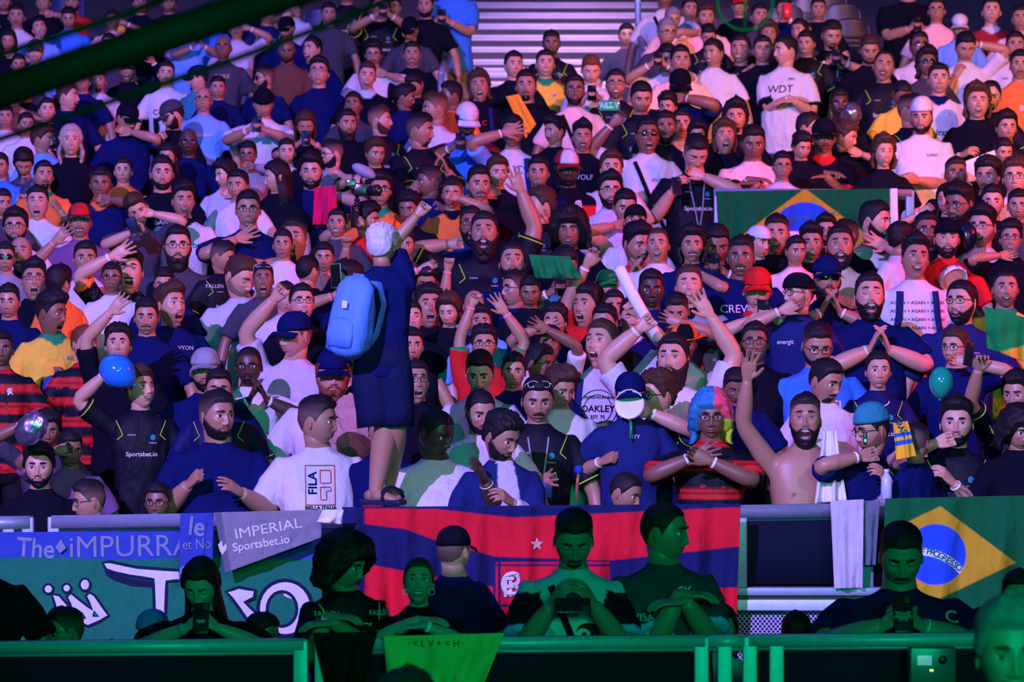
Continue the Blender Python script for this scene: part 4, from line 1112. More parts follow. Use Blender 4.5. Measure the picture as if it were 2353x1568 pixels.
196 592 80 10 0 0|s2 short o1|white|L:122,530,o,5|young man in white raising a dark hand behind the shouting boy
298 620 92 3 -8 0|s1 mo quiff o3|black/camo/cuff=orange;DIRTY@.0,-.25,.05,red|L:262,562,o,20|boy with moustache shouting, raised hand with orange band
77 640 84 12 -8 0|s2 quiff G o3|black|| young man with glasses laughing in black above the yellow shirt
257 637 60 3 0 0|s3 short G|white||face with glasses low behind the raised arm
12 590 62 10 0 0|s2 short S|grey||man with reflective sunglasses cut by the left edge
118 716 90 62 5 0|s3 quiff o3|yellow/cuff=green/collar=green;ESC@.09,-.2,.03,blue|R:150,878,f,30|boy in profile in a yellow football shirt holding a blue backpack
136 648 74 150 0 0|s2 med|orange||person in orange shirt seen from behind at the left
337 725 86 3 5 0|s2 mo short o1|navy||moustached man in navy left of the shouting man
392 698 92 42 -8 0|s1 st quiff hn o3|navy;NAVYON@.05,-.18,.035;RIVALRY@.06,-.35,.055;R@.06,-.27,.09||shouting man with quiff in navy t-shirt with large white lettering
378 648 66 0 15 0|s2 short|navy||dark-haired person hidden behind the shouting man
510 588 72 70 15 0|s2 fade|black/J/long0;FALLEN@-.1,-.14,.04||man in dark jersey turned away behind the patterned shirt
570 478 86 5 3 0|s2 short G o1 w=1.1|navy/collar=navy|L:556,545,o,25|man with glasses in navy polo waving his open palm
675 548 96 -8 -10 0|s2 go fade o3 w=1.15|black;TEXAS@.0,-.27,.06,grey|L:612,585,o,14|heavy man screaming with closed eyes in a black t-shirt
873 434 78 5 0 0|s2 med G o1|orange/collar=green||young man with round glasses in an orange and yellow shirt
842 502 74 68 8 0|s2 med|red|L:812,500,f,30|man in red filming in profile with both hands up
775 512 62 -5 -3 0|s2 short o1|dgrey||face half hidden behind the crimson cloth
940 478 74 -15 10 0|s3 curly|black||man with face paint and dark curls left of the raised fist
878 562 88 158 -5 0|s2 hs curly fz=1.575 d=16.15 fixed shorts ty=182 w=1.0|navy|R:962,465,f,-10 L:850,800,r,-18|silver-haired man standing on the rail with his back turned
708 620 74 140 0 0|s2 buzz G|black|R:815,520,f,16|man in black seen from behind raising an arm
552 632 98 48 25 0|s1 short st hn|lav/collar=lav|R:610,688,f,30|man in pale patterned shirt looking down to the right
605 640 74 5 -5 0|s3 short SU o3|dgrey||dark-skinned man laughing with sunglasses on his head
800 642 84 -62 3 0|s2 med G|navy;U@-.05,-.25,.06|L:772,665,r,16|man with glasses in profile holding up a green phone
693 694 86 15 -10 0|s1 short G o2|black||young man with glasses smiling up behind the navy cap
655 682 56 20 5 0|s1 short|white||face half hidden between the raised fist and the glasses boy
945 728 76 8 -5 0|s1 short o3|black||laughing man right beside the blue backpack
1040 442 74 -5 8 0|s2 fade|orange/collar=black|R:1045,440,f,26|man in orange shirt hidden behind his own raised fist
1083 514 82 0 -6 0|s3 be short G o3|dblue||laughing bearded man with glasses and face paint
1113 532 100 -3 -10 0|s2 bb short o3 w=1.25|black/J|R:1197,408,o,0 L:1028,530,f,0|heavy bearded man roaring with both arms raised
1177 600 90 3 -12 0|s2 be bun o3|navy||man with tied back hair laughing below the roaring man
1243 470 78 -68 0 0|s1 curly hn|black/J||curly-haired boy in profile below the striped football shirt
1308 525 88 -5 3 0|s3 big o2|black||smiling dark-skinned person with long curly hair
1402 435 80 5 0 0|s1 be med G o2|lav||laughing bearded man with glasses in a grey t-shirt
1298 608 88 12 22 0|s3 be fade o2|teal|PH:1288,662,30|bearded man laughing at his phone in a dark green shirt
980 640 72 0 28 0|s2 med G|black|L:970,600,c,12|man with glasses bowing his head in black, left of the fists
985 700 88 10 -8 0|s2 curly o3|black;VE@.05,-.3,.06||laughing young man with a headband above the painted shadow
1032 712 72 -15 15 0|s1 fem wavy hn|black||brown-haired woman looking down in the crowd centre
1090 700 70 0 -3 0|s2 bald o2|sky|L:1022,528,f,5|shaven-headed man laughing behind a raised forearm
1105 742 76 0 -12 0|s2 med o1|sky||dark-haired boy looking up between the raised arms
1185 662 82 -60 -3 0|s2 fade G|navy||man in profile with thin glasses behind two raised hands
1350 700 90 -35 -8 0|s2 curly o3|red/stripes|L:1360,572,r,4|curly-haired man screaming in a red and black shirt
1410 705 80 5 -5 0|s2 short o2|black||laughing short-haired man left of the white inflatable tube
1275 738 78 -15 -5 0|s2 curly|navy|L:1250,735,o,20|dark-haired man whose face is crossed by a hand with white bands
1395 655 60 10 0 0|s2 short cap=green|red||person in a green cap behind the screaming curly man
1218 668 72 0 15 0|s3 short|black||dark head behind the raised hands in the centre
1464 558 94 28 10 0|s2 st quiff o2|red/collar=red|CL:1462,618,25|smiling man in a red t-shirt clapping
1512 560 82 -8 -5 0|s2 buzz o2 hn|white||laughing person with short hair in a white t-shirt
1590 562 80 0 -3 0|s2 mo wavy o1|navy|R:1590,625,r,14|moustached man with wavy hair next to the phone user
1645 558 92 5 22 0|s3 short o1|navy|PH:1640,615,30|smiling young man in navy looking down at his phone
1703 588 94 -8 0 0|s3 mo fade o1 w=1.15|navy;CREW@-.03,-.23,.07||moustached man in navy t-shirt with outlined lettering
1785 536 88 -8 -2 0|s2 fade o2|black;STAR@.0,-.28,.06||tall smiling young man in black with a white star print
1742 555 74 40 5 0|s1 med capb=white|black||man in backward white cap behind the smiling young man
1828 575 66 15 5 0|s2 short|pink||face lit pink between two smiling men
1864 556 82 -3 0 0|s2 quiff o1|black||young man with a dark fringe smiling right of the star print
1436 472 80 8 15 0|s2 short|lav/sleeve=white|L:1422,505,f,18|dark-haired man with a hand at his mouth, white sleeves
1460 508 76 0 -10 0|s2 short capb=black|white||person in upturned black cap behind the clapping man
1497 662 90 0 3 0|s4 short|navy||dark-skinned young man in navy touching his chin
1583 655 92 -3 -14 0|s1 short hn ec o1 w=1.15|grey/collar=black||chubby pale man looking up with closed eyes
1556 712 80 -10 20 0|s2 fade|black/collar=orange|R:1552,728,o,22|man hiding his eyes behind one hand above the orange hat
1740 662 96 -5 8 0|s1 med G cap=red|navy/collar=red/cuff=red|PH:1755,722,28|young man in red cap and round glasses with a phone
1836 672 90 -62 -3 0|s1 st fade G capb=black o2|dblue;energit@-.05,-.22,.04|L:1800,700,r,22|man with backward black cap and glasses, hand at his mouth
1450 722 82 5 12 0|s1 short ec|navy/collar=white||man with closed eyes behind the white inflatable tube
1898 528 70 -5 0 0|s2 be med G|dgrey||man with glasses behind the laughing bearded man
1945 540 72 -60 5 0|s3 fade|black||dark back of a head left of the big bearded man
1930 562 92 -3 -8 0|s2 be short o3|tan||bearded man laughing with his mouth wide open in beige
2010 505 100 58 5 0|s1 be short w=1.25|white/collar=maroon|R:2030,560,o,28|big bearded man in profile with a hand on his chin
2128 528 86 3 -3 0|s3 short G|black;ROCK@.0,-.26,.05||boy with rectangular glasses in a black printed t-shirt
2176 545 84 -3 -2 0|s1 be short capb=black o2|red||grinning man in backward cap with red painted chin
2205 466 92 -42 8 0|s3 be quiff G o2|black||bearded man with glasses laughing toward the left
2258 518 94 -28 0 0|s1 st quiff G o2 strap|lav/long||smiling man with glasses in a lavender sweater with bag strap
2280 462 80 -8 3 0|s1 st short|black||serious dark-haired man behind the lavender sweater
2322 545 78 -8 -2 0|s2 fem curly G o1|black|L:2310,570,r,14|woman with round glasses holding her hand to her mouth
2103 590 104 5 -8 5|s2 quiff o2 straps|white;AGAIN + AGAIN + AGAIN@.0,-.18,.028,black;AGAIN + AGAIN + AGAIN@.0,-.23,.028,black;AGAIN + AGAIN + AGAIN@.0,-.28,.028,black;AGAIN + AGAIN + AGAIN@.0,-.33,.028,black;AGAIN + AGAIN@.02,-.38,.028,black||laughing man in white t-shirt with repeated black words and backpack
1900 635 96 5 0 0|s2 bb short S cap=navy|navy/sleeve=red|CL:1910,690,24|full-bearded man in navy cap and sunglasses clapping
1998 676 102 0 -10 0|s1 be short ec o3 w=1.2|navy|CL:2022,775,28|heavy man laughing with closed eyes and clapping in navy
2210 690 98 -35 -3 0|s1 be bun G o2 w=1.1|dblue;...@.1,-.2,.05||bearded man with glasses and tied hair in a blue t-shirt
2310 660 88 -3 -5 0|s2 st buzz o2|yellow/collar=green||smiling short-haired man in yellow behind the green flag
2070 548 70 120 0 0|s2 curly|white||curly dark head seen from behind below the hand on chin
2178 458 72 -30 0 0|s1 fem long|black|L:2105,470,r,4|black-haired woman beside the bearded man with glasses
194 788 82 40 -5 0|s1 short hr o2|red/F;|  |reddish-haired boy in a red and black striped shirt
272 790 88 5 -10 0|s1 curly|black|L:262,690,o,10|curly-haired man raising a tattooed forearm above the balloon
322 892 92 42 -14 0|s1 quiff hn o1 ty=10|black/J|L:238,832,r,16|young man in dark jersey holding up a blue balloon
472 848 98 3 0 0|s2 be short cap=grey w=1.1|navy||bearded man in grey cap with round badge
503 892 94 5 3 0|s2 be short|navy/J||bearded man in patterned navy jersey behind the man in plain navy
498 952 112 38 0 0|s2 be fade w=1.2 ty=12 nb|navy|L:440,1132,f,34 R:545,1150,c,34|heavy bearded man in plain navy t-shirt with a wrist watch
90 1068 100 3 3 0|s1 be med|black||pale man with long dark fringe in black behind the barrier
110 985 80 10 10 0|s3 curly|dgrey|L:50,950,r,10|dark-haired person holding a silver visor at the left
160 1030 80 25 10 0|s3 short|purple|L:130,1015,r|person in purple t-shirt below the blue backpack
2 800 84 10 0 0|s3 short|red/F||person in red and black stripes cut by the left edge
572 838 90 -3 3 0|s4 go buzz G|white;//@-.06,-.2,.05,black|CL:592,895,26|slim dark-skinned man with glasses clapping in white
677 768 104 -42 5 0|s1 fade cap=navy|lav w=1.1|L:633,655,f,8|man in navy cap and lavender t-shirt raising his fist
764 856 108 8 5 0|s1 bb rb hr med cap=navy w=1.2|white;FALLEN@-.13,-.12,.035,navy;AUDI@-.13,-.07,.03,black|R:820,985,r,30|red-bearded man in navy cap holding a crumpled paper bag
730 964 112 72 3 0|s2 fade ty=8 w=1.1 nb box|white;FILA@-.038,-.225,.062,navy,90;BIELLA ITALIA@.0,-.350,.026,black;1911@.0,-.382,.024,black||short-haired young man in profile, white t-shirt with a red square
945 792 82 10 0 0|s2 short|black/tank||man in black tank top with a hand shadow on his face
955 872 92 15 -6 0|s2 short G o3|black/stripes3/s3=red||man with gold glasses shouting in a black and red jacket
1113 790 82 0 -5 0|s2 curly G|red/cuff=green/sleeve=red|L:1092,655,f,0 R:1160,692,o,0|man with glasses in red raising both arms
1103 852 100 -5 22 0|s1 short o1|lav||dark-haired young man smiling down in a grey t-shirt
1262 790 78 0 -5 0|s3 curly o3|white|R:1250,738,o,18|laughing curly-haired man behind a crossing forearm
1240 832 86 55 8 0|s3 short G|navy||man with thin glasses in profile above the white sunglasses
1287 890 94 30 18 0|s2 wavy hn|white/sleeve=white||wavy-haired man looking down to the right
1236 915 108 3 14 0|s2 mo short SU|black/J lanyard|L:1250,1130,o,34|moustached man with white sunglasses on his head, dark jersey
1103 942 104 18 18 0|s2 be buzz|white w=1.1||man with shaved head and beard in a white t-shirt looking down
1152 1000 108 48 22 0|s2 be curly|dblue/long/open/inner=lav/stripes3|R:1165,1165,r,36|curly-haired bearded man in a blue zip jacket with white stripes
1000 992 112 52 18 0|s4 buzz w=1.25|white/sleeve=maroon/cuff=white/stripes3|R:1120,1108,c,34|heavy dark-skinned man in white shirt with maroon patterned sleeves
1383 785 104 -32 -12 0|s1 short hn o3 straps ring|lav;OAKLEY@.0,-.275,.050,black;TESTED+DURABLE@.0,-.212,.020,black;EST. 75@.0,-.32,.026,black;QUALITY+PROVEN@.0,-.350,.018,black|R:1472,688,f,5|young man shouting in grey t-shirt with a round badge, backpack
1390 738 84 -20 5 0|s2 short|black||dark-haired head directly behind the shouting young man
1547 820 110 -18 -6 0|s1 bb short o3 w=1.15|white/collar=white|R:1632,690,o,0 L:1470,720,f,0|bearded man shouting with raised arms in a white shirt
1572 785 88 0 8 0|s3 short fedora=orange+black|white||person in an orange hat with a blue badge
1448 905 100 5 8 0|s2 short cap=navy|dblue;EITY@.02,-.14,.03|L:1385,1090,f,10|person in navy cap hidden behind a white tambourine
1510 905 106 -55 3 0|s1 curly hn G ty=-10|navy/J|L:1455,1010,f,30 R:1472,935,r,34|curly-haired man with glasses holding a tambourine
1634 952 108 -3 5 0|s3 wig G|red/F|L:1598,1050,o,30 R:1612,1060,r,32|person in blue and rainbow wig, red and black striped shirt
1734 785 94 -3 -5 0|s3 short G o2 w=1.1|black||smiling man with thick glasses in black
1690 885 84 5 25 0|s3 short w=1.1|navy||dark head bowed behind the raised green-lit arm
1878 790 102 5 20 0|s2 be fade G w=1.15|blue;TI@.09,-.26,.09;E@.09,-.36,.09||bearded man with thin glasses in a blue t-shirt looking down
1897 872 100 42 18 0|s2 go short|white||balding man in white t-shirt looking down to the right
1850 960 112 -5 -8 0|s2 be fade o3 tr=dark nb ty=8|skin/bare|L:1708,838,o,25|shirtless man roaring with one arm up
2018 848 90 0 0 0|s1 fem bun necklace|navy/J||woman with tied back hair and a white necklace
2195 796 90 -35 0 0|s1 short hn G|navy|R:2222,815,r,22|young man with glasses in navy behind the green balloon
2003 985 106 -60 8 0|s2 st buzz G beanie=teal ty=20|navy/V/;+@.07,-.28,.16,red|L:1992,1032,f,24 R:2035,1115,r,30|man in green and yellow beanie and a black shirt with white sash
2198 968 108 -10 0 0|s1 be quiff tattoo|black/J|L:2160,1000,f,24 R:2170,1120,r,30|tattooed bearded man drinking in a dark jersey
2338 900 96 -30 10 0|s2 be med|black/J|L:2245,825,r,30|bearded person at the right edge filming with raised arms
2105 1015 84 155 5 0|s2 fade|navy||head turned away beside the yellow scarf
2342 985 90 20 15 0|s2 big|black||person with dark hair in the shade at the right edge
205 1148 94 -68 8 0|s2 fade G|lav||man with glasses in profile low behind the left barrier
363 1150 76 -8 5 0|s3 short G o1|dgrey||dark-skinned man with glasses peeking over the left barrier
1437 1128 94 60 22 0|s2 buzz|lav||man with cropped dark hair bowing behind the striped flag
462 1342 118 -10 24 0|s1 fem long xl d=13.4 ty=-5 w=1.22|black|PH:462,1428,28|woman with long dark hair looking at her phone, in front of the banner
150 1448 104 -62 3 0|s2 fade S d=13.7|black||man in sunglasses whose head shows above the front barrier
-48 1255 118 0 10 0|s3 short d=13.3 w=1.1 |black||person in black cut by the left edge at the front barrier
352 1452 84 -20 3 0|s3 short capb=blue d=14.0|black||person in a blue cap behind the woman with the phone
602 1458 84 60 8 0|s2 short d=14.0|black||forehead of a person just above the front barrier
793 1292 118 62 16 0|s2 big d=13.3 w=1.05|black/J;FALLEN@-.13,-.13,.035;Gamdom@-.13,-.18,.03;FALLEN@.14,-.13,.035|X:760,1432,26|person with large curly dark hair folding arms on the front barrier
962 1335 108 0 -14 0|s1 fem bun hn o1 d=13.2|black|X:970,1438,26|young woman with hoop earrings looking up, arms folded on the rail
1043 1262 106 150 0 0|s1 fade cap=black d=14.1 w=1.2|navy||man in black cap turned away in front of the striped flag
1318 1235 134 3 26 0|s2 go fade d=13.3 w=1.12 strap nb bird|lav/sleeve=black/cuff=sky;FURIA@-.12,-.14,.02|L:1285,1400,r,28 R:1348,1400,r,28|man in light jersey with black sleeves looking down at his phone
1527 1218 136 68 3 0|s2 buzz d=13.4 w=1.12 ty=18 nb|dgrey/cuff=sky;SK@.05,-.16,.06;VISA@-.15,-.26,.045;VIVO@.04,-.20,.02;BUFF@-.02,-.22,.025|X:1570,1382,22|man in grey jersey looking right with crossed arms
1455 1452 72 3 0 0|s1 fem long G d=14.2|black||girl with glasses peeking over the front barrier
1656 1442 104 3 0 0|s1 fem long xl d=14.2|white||woman with long dark hair peeking over the barrier rail
2070 1272 146 -3 24 0|s2 mo fade d=13.42 w=1.28 lanyard|navy;GAME@-.09,-.19,.030;ARENA@-.09,-.22,.030;ESPORTS@.10,-.185,.016;C@.19,-.14,.06|PH:2075,1420,34|large moustached man in navy leaning on the rail with his phone
1830 1455 100 180 0 0|s2 short d=14.3|black||dark top of a head before the perforated metal
2345 1372 130 -10 0 0|s2 short d=13.2 w=1.1 lean=.06|black/J;SAD@-.12,-.12,.04||person in dark jersey cut by the right edge at the front
2258 1448 92 -60 8 0|s1 short hn d=14.0|black||reddish-haired person just above the right end of the front barrier
2325 1492 232 -3 3 0|s1 med hg o1 d=8.2 free|dgrey||blurred grey-haired man close to the camera at the bottom right
930 1640 190 160 0 0|s2 med hn d=8.6 free|dgrey||blurred top of a head at the bottom edge
'''
FILL = '''
250 100 50 5 0 0|s2 short|dgrey||man in the shade of the thick truss
60 205 50 5 0 0|s2 short|black||man just below the truss at the left edge
480 35 52 5 5 0|s2 short|blue|L:452,92,r|man in blue above the older men with glasses
430 60 52 -10 0 0|s2 short|sky|CL:455,92|man in bright blue clapping under the truss
755 30 52 10 5 0|s2 short|dgrey||man at the top edge between the lavender t-shirt and the jersey
570 8 50 -5 5 0|s2 short|black||man at the top edge above the lavender t-shirt
500 200 54 10 5 0|s2 short|navy||man in navy behind the bearded man in sunglasses
745 590 70 0 5 0|s2 short|white||man in white between the screaming man and the raised arms
930 560 70 0 5 0|s2 short|dgrey||man in dark grey behind the silver-haired man
900 650 70 0 0 0|s2 short|orange||man in orange hidden behind the standing man
1440 80 55 0 5 0|s2 short|dgrey d=34||man on the stairs beside the right hand rail
1800 20 54 0 5 0|s2 short|navy|CL:1800,30|man in navy at the top edge with a red cup
1585 20 54 10 0 0|s2 short|lav||man in lavender at the top edge
1880 20 54 0 0 0|s2 short|black||man in black at the top edge near the empty seats
2340 470 74 -10 5 0|s2 short|dgrey||man in dark grey at the right edge above the glasses woman
870 820 84 0 5 0|s2 short|black||man in black behind the standing man's legs
1180 850 86 0 5 0|s2 short|navy||man in navy behind the thin glasses profile
880 985 100 0 5 0|s2 short|navy||man in navy behind the standing legs and the sandal
650 560 70 0 0 0|s2 short|white||man in white behind the screaming man
0 380 60 0 5 0|s2 short|blue||man in blue cut by the left edge
20 690 80 0 5 0|s2 short|navy||man in navy cut by the left edge beside the orange shirt
'''

for _t in ('The','iMPURRA','le','et No','C','IMPERIAL','Sportsbet.io','R','F','ORDEM E PROGRESSO','· < L V + < H ·','BRASIL','ART V')+tuple('EPROGRESSO'): TEXT_REQ.add((_t, 2))
PR = []
for ln in (PEOPLE + FILL).strip().split('\n'):
    if ln.strip(): PR.append(parse(ln))
relax(PR)
for pr in PR: solve(pr)
for pr in PR:
    for t in print_list(pr): TEXT_REQ.add((t[0], 1))
text_geo_all()

# ------------------------------------------------------------------ the stand
def PD(x, y, off=0): return min(PR, key=lambda p: abs(p['x'] - x) + abs(p['y'] - y))['d'] - off
def M(c, name=None, **k): return mat_flat(name or 'paint', c, **k)
M_CONC = mat_flat('dark_concrete', (.05, .05, .07), .8, var=.15, bscale=6)
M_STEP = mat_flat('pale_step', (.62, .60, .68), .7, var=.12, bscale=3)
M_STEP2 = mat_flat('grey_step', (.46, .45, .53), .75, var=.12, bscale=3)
M_PANEL = mat_flat('barrier_panel', (.007, .011, .028), .9, spec=.1, var=.1, bscale=300)
M_RAIL = mat_flat('galvanised_rail', (.26, .32, .42), .45, .35, var=.08, bscale=30)
M_RAIL2 = mat_flat('worn_rail', (.50, .62, .66), .45, .2, var=.10, bscale=25)
M_BLACK = mat_flat('black_paint', (.008, .010, .010), .5, var=.1)
M_SEAT = mat_flat('blue_seat_plastic', (.015, .030, .13), .4, var=.05)
M_SEATD = mat_flat('dark_seat_plastic', (.025, .025, .035), .4, var=.05)

mb = MB(); V, Fc = box((0, 8, -.05), (14, 9.2, .05)); mb.add(V, Fc); o = mb.build('floor', M_CONC, smooth=False); tag(o, kind='structure')
mb = MB()
V, Fc = box((0, 15.6, .125), (12, .4, .124)); mb.add(V, Fc)
for k in range(0, 38):
    d0 = 16.0 + .85 * k; z = .25 + .2465 * k
    V, Fc = box((0, d0 + .425, z / 2 - .5), (14, .4249, z / 2 + .5)); mb.add(V, Fc)
o = mb.build('stand_terrace', M_CONC, smooth=False); tag(o, 'stepped concrete stand', None, kind='structure')
# stairway with two-tone risers
x0, x1 = -.55, 2.02
s1 = MB(); s2 = MB()
for k in range(64):
    d = 24.0 + .295 * k; z = floor_z(24) + .02 + .0856 * k
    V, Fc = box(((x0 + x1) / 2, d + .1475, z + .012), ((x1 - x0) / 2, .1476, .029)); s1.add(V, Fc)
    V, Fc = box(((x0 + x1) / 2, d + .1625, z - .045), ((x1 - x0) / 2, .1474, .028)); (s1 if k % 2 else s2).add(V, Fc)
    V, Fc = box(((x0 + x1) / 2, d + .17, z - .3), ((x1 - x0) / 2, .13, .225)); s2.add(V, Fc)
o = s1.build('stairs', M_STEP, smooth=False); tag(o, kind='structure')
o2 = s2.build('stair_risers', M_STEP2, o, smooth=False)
# unseen black panels added to keep both stage spot beams off the front barrier
for _n, (_x, _y, _z) in enumerate(((-8.3, -4.5, 11.265), (9.5, -2.5, 10.597))):
    mb = MB(); V, Fc = box((_x, _y, _z - 1.0), (3.0, .01, 1.0)); mb.add(V, Fc); tag(mb.build('beam_blocker_%d' % (_n + 1), M_BLACK, smooth=False), kind='structure')
# back wall far above the frame
mb = MB(); V, Fc = box((0, 50, 6), (16, .2, 12)); mb.add(V, Fc); tag(mb.build('wall_back', M_CONC, smooth=False), kind='structure')

def post_thing(name, label, cat, segs, mat, group=None, r=.03):
    e = empty(name, tuple(np.mean(np.array(segs[0]), axis=0)), label, cat, group); c = np.array(e.location)
    for nm, P, rr in [(('post' if i == 0 else 'rail_tube'), sg, r) for i, sg in enumerate(segs)]:
        V, Fc = tube([np.array(p) - c for p in P], [rr] * len(P), 12); m = MB(); m.add(V, Fc); m.build(nm, mat, e)
    return e
def wp(px, py, d): return tuple(W(px, py, d))
post_thing('stair_handrail', 'steel handrail on the right edge of the stairs', 'handrail',
           [[wp(1468, 300, 33), wp(1466, 10, 33), wp(1464, -60, 33)], [wp(1482, 240, 31.5), wp(1480, 120, 31.5)], [wp(1490, 300, 30.5), wp(1489, 200, 30.5)], [wp(1466, 60, 33), wp(1484, 160, 30.5)]], M_RAIL, r=.035)
post_thing('stair_handrail', 'short steel posts at the left foot of the stairs', 'handrail',
           [[wp(1024, 260, 29), wp(1024, 132, 29)], [wp(1014, 260, 28.4), wp(1013, 170, 28.4)], [wp(1024, 136, 29), wp(1013, 172, 28.4)]], M_RAIL, r=.032)

# ------------------------------------------------------------------ seats
def seat(px, py, label, mat, wpx=None, group='empty folding seats'):
    d = 5.97 / (.29 - (HY - py) / FP); c = W(px, py, d)
    e = empty('stadium_seat', (c[0], c[1], floor_z(d)), label, 'seat', group); z = c[2] - floor_z(d)
    nu, nv = 15, 13; V = []
    for sd in (0, 1):
        for j in range(nv):
            for i in range(nu):
                u = -1 + 2 * i / (nu - 1); v = j / (nv - 1)
                wd = .235 * (1 - .25 * max(0, v - .7) ** 2 * 9 * abs(u) ** 2)
                V.append((u * wd, -.05 * (1 - u * u) + .06 * v + .025 * sd + .0, z - .22 + .44 * v - .05 * max(0, v - .6) * u * u * 3))
    Fc = grid_faces(nu, nv); N = nu * nv; F2 = [tuple(i + N for i in reversed(f)) for f in Fc]
    F2 += [(i, i + 1, N + i + 1, N + i) for i in range(nu - 1)] + [(N - nu + i + 1, N - nu + i, 2 * N - nu + i, 2 * N - nu + i + 1) for i in range(nu - 1)]
    F2 += [(j * nu, N + j * nu, N + (j + 1) * nu, (j + 1) * nu) for j in range(nv - 1)] + [((j + 1) * nu - 1, (j + 2) * nu - 1, N + (j + 2) * nu - 1, N + (j + 1) * nu - 1) for j in range(nv - 1)]
    m = MB(); m.add(V, Fc + F2); m.build('backrest', mat, e)
    m = MB(); V, Fc = rbox((0, -.078, z - .01), (.13, .012, .012), .008); m.add(V, Fc); V, Fc = rbox((0, -.08, z - .07), (.10, .006, .006), .004); m.add(V, Fc); m.build('back_slot', M_BLACK, e)
    m = MB(); V, Fc = rbox((0, -.14, z - .20), (.215, .12, .035), .03, rotm(0, -52)); m.add(V, Fc); m.build('seat_pan', mat, e)
    m = MB(); V, Fc = box((0, .02, (z - .25) / 2), (.05, .03, max(.02, (z - .25) / 2))); m.add(V, Fc); m.build('leg', M_BLACK, e)
for px, py, lab, mt in ((795, 130, 'empty blue seat right of the smiling man with parted hair', M_SEAT), (335, 150, 'empty blue seat beside the laughing man in black cap', M_SEAT),
                        (212, 345, 'blue seat between the grey-haired woman and the face-hiding man', M_SEAT), (613, 385, 'blue seat right of the child in grey hoodie', M_SEAT),
                        (372, 137, 'blue seat behind the raised hand', M_SEAT), (325, 405, 'blue seat right of the boy in orange tank top', M_SEAT),
                        (1905, 20, 'dark seat near the top edge, topmost of the four', M_SEATD), (1935, 48, 'dark seat left of the very large man', M_SEATD), (1955, 84, 'dark seat above the brown-bearded man', M_SEATD),
                        (1860, 30, 'dark seat left of the other dark seats', M_SEATD), (1808, 52, 'dark seat with a pale rim under the red cup', M_SEATD), (2005, 300, 'dark seat under the forward-bending man in yellow', M_SEATD),
                        (470, 330, 'blue seat beside the bald man in navy sweater', M_SEAT), (150, 25, 'dark blue seat at the top left', M_SEAT), (740, 60, 'blue seat at the top behind the smiling man', M_SEAT)):
    seat(px, py, lab, mt)

# ------------------------------------------------------------------ barriers
YR = lambda px: 1187 - 36 * px / IW        # top of the crowd rail in the picture
DR = 16.1
def zr(px, d=DR, y=YR): return ZC + (HY - y(px)) * d / FP
def xw(px, d): return (px - IW / 2) * d / FP
def barrier(name, label, px0, px1, d, yfn, hbot, panel=True, rail_h=.055, posts=(), matr=M_RAIL, cat='barrier', group=None, sill=True):
    xc = xw((px0 + px1) / 2, d); e = empty(name, (xc, d, hbot), label, cat, group)
    a, b = xw(px0, d), xw(px1, d); za, zb = zr(px0, d, yfn), zr(px1, d, yfn)
    def bar(y0, t0, t1, dd, hh, mat, nm, ez=.0):
        m = MB(); P = []
        for x, z in ((a, za), (b, zb)):
            for yy in (dd - hh, dd + hh):
                for zz in (z - t1, z - t0): P.append((x - xc, yy - d, zz - hbot))
        Fq = [(0, 1, 3, 2), (4, 6, 7, 5), (0, 4, 5, 1), (2, 3, 7, 6), (0, 2, 6, 4), (1, 5, 7, 3)]
        bm = bmesh.new(); vs = [bm.verts.new(p) for p in P]; [bm.faces.new([vs[i] for i in f]) for f in Fq]
        bmesh.ops.bevel(bm, geom=list(bm.edges), offset=.005, segments=2, affect='EDGES'); bm.verts.ensure_lookup_table()
        m.add([v.co[:] for v in bm.verts], [tuple(v.index for v in f.verts) for f in bm.faces]); bm.free()
        return m.build(nm, mat, e, smooth=False)
    bar(0, 0, rail_h, d, .045, matr, 'top_rail'); bar(0, rail_h, rail_h + .016, d, .02, matr, 'rail_lip')
    if panel:
        m = MB(); P = [(a - xc, -.008, za - rail_h - hbot), (b - xc, -.008, zb - rail_h - hbot), (b - xc, -.008, 0.02), (a - xc, -.008, 0.02)]
        P += [(x, .012, z) for x, y, z in P]; m.add(P, [(0, 1, 2, 3), (7, 6, 5, 4), (0, 4, 5, 1), (1, 5, 6, 2), (2, 6, 7, 3), (3, 7, 4, 0)]); m.build('panel', M_PANEL, e, smooth=False)
    for pp in posts:
        x = xw(pp, d) - xc; z1 = zr(pp, d, yfn) - hbot; m = MB(); V, Fc = rbox((x, -.02, z1 / 2 - .003), (.032, .022, z1 / 2 - .003), .006); m.add(V, Fc); m.build('post', matr, e, smooth=False)
    return e
pb = ZC + (HY - 1352) * DR / FP
barrier('crowd_barrier', 'long steel crowd barrier with dark panels below the front row', 118, 2400, DR, YR, pb, True, .072, posts=(125, 1702, 1992))
barrier('crowd_barrier', 'short end piece of steel barrier at the left edge', -60, 74, DR, YR, pb, False, .072, posts=(22, 66))
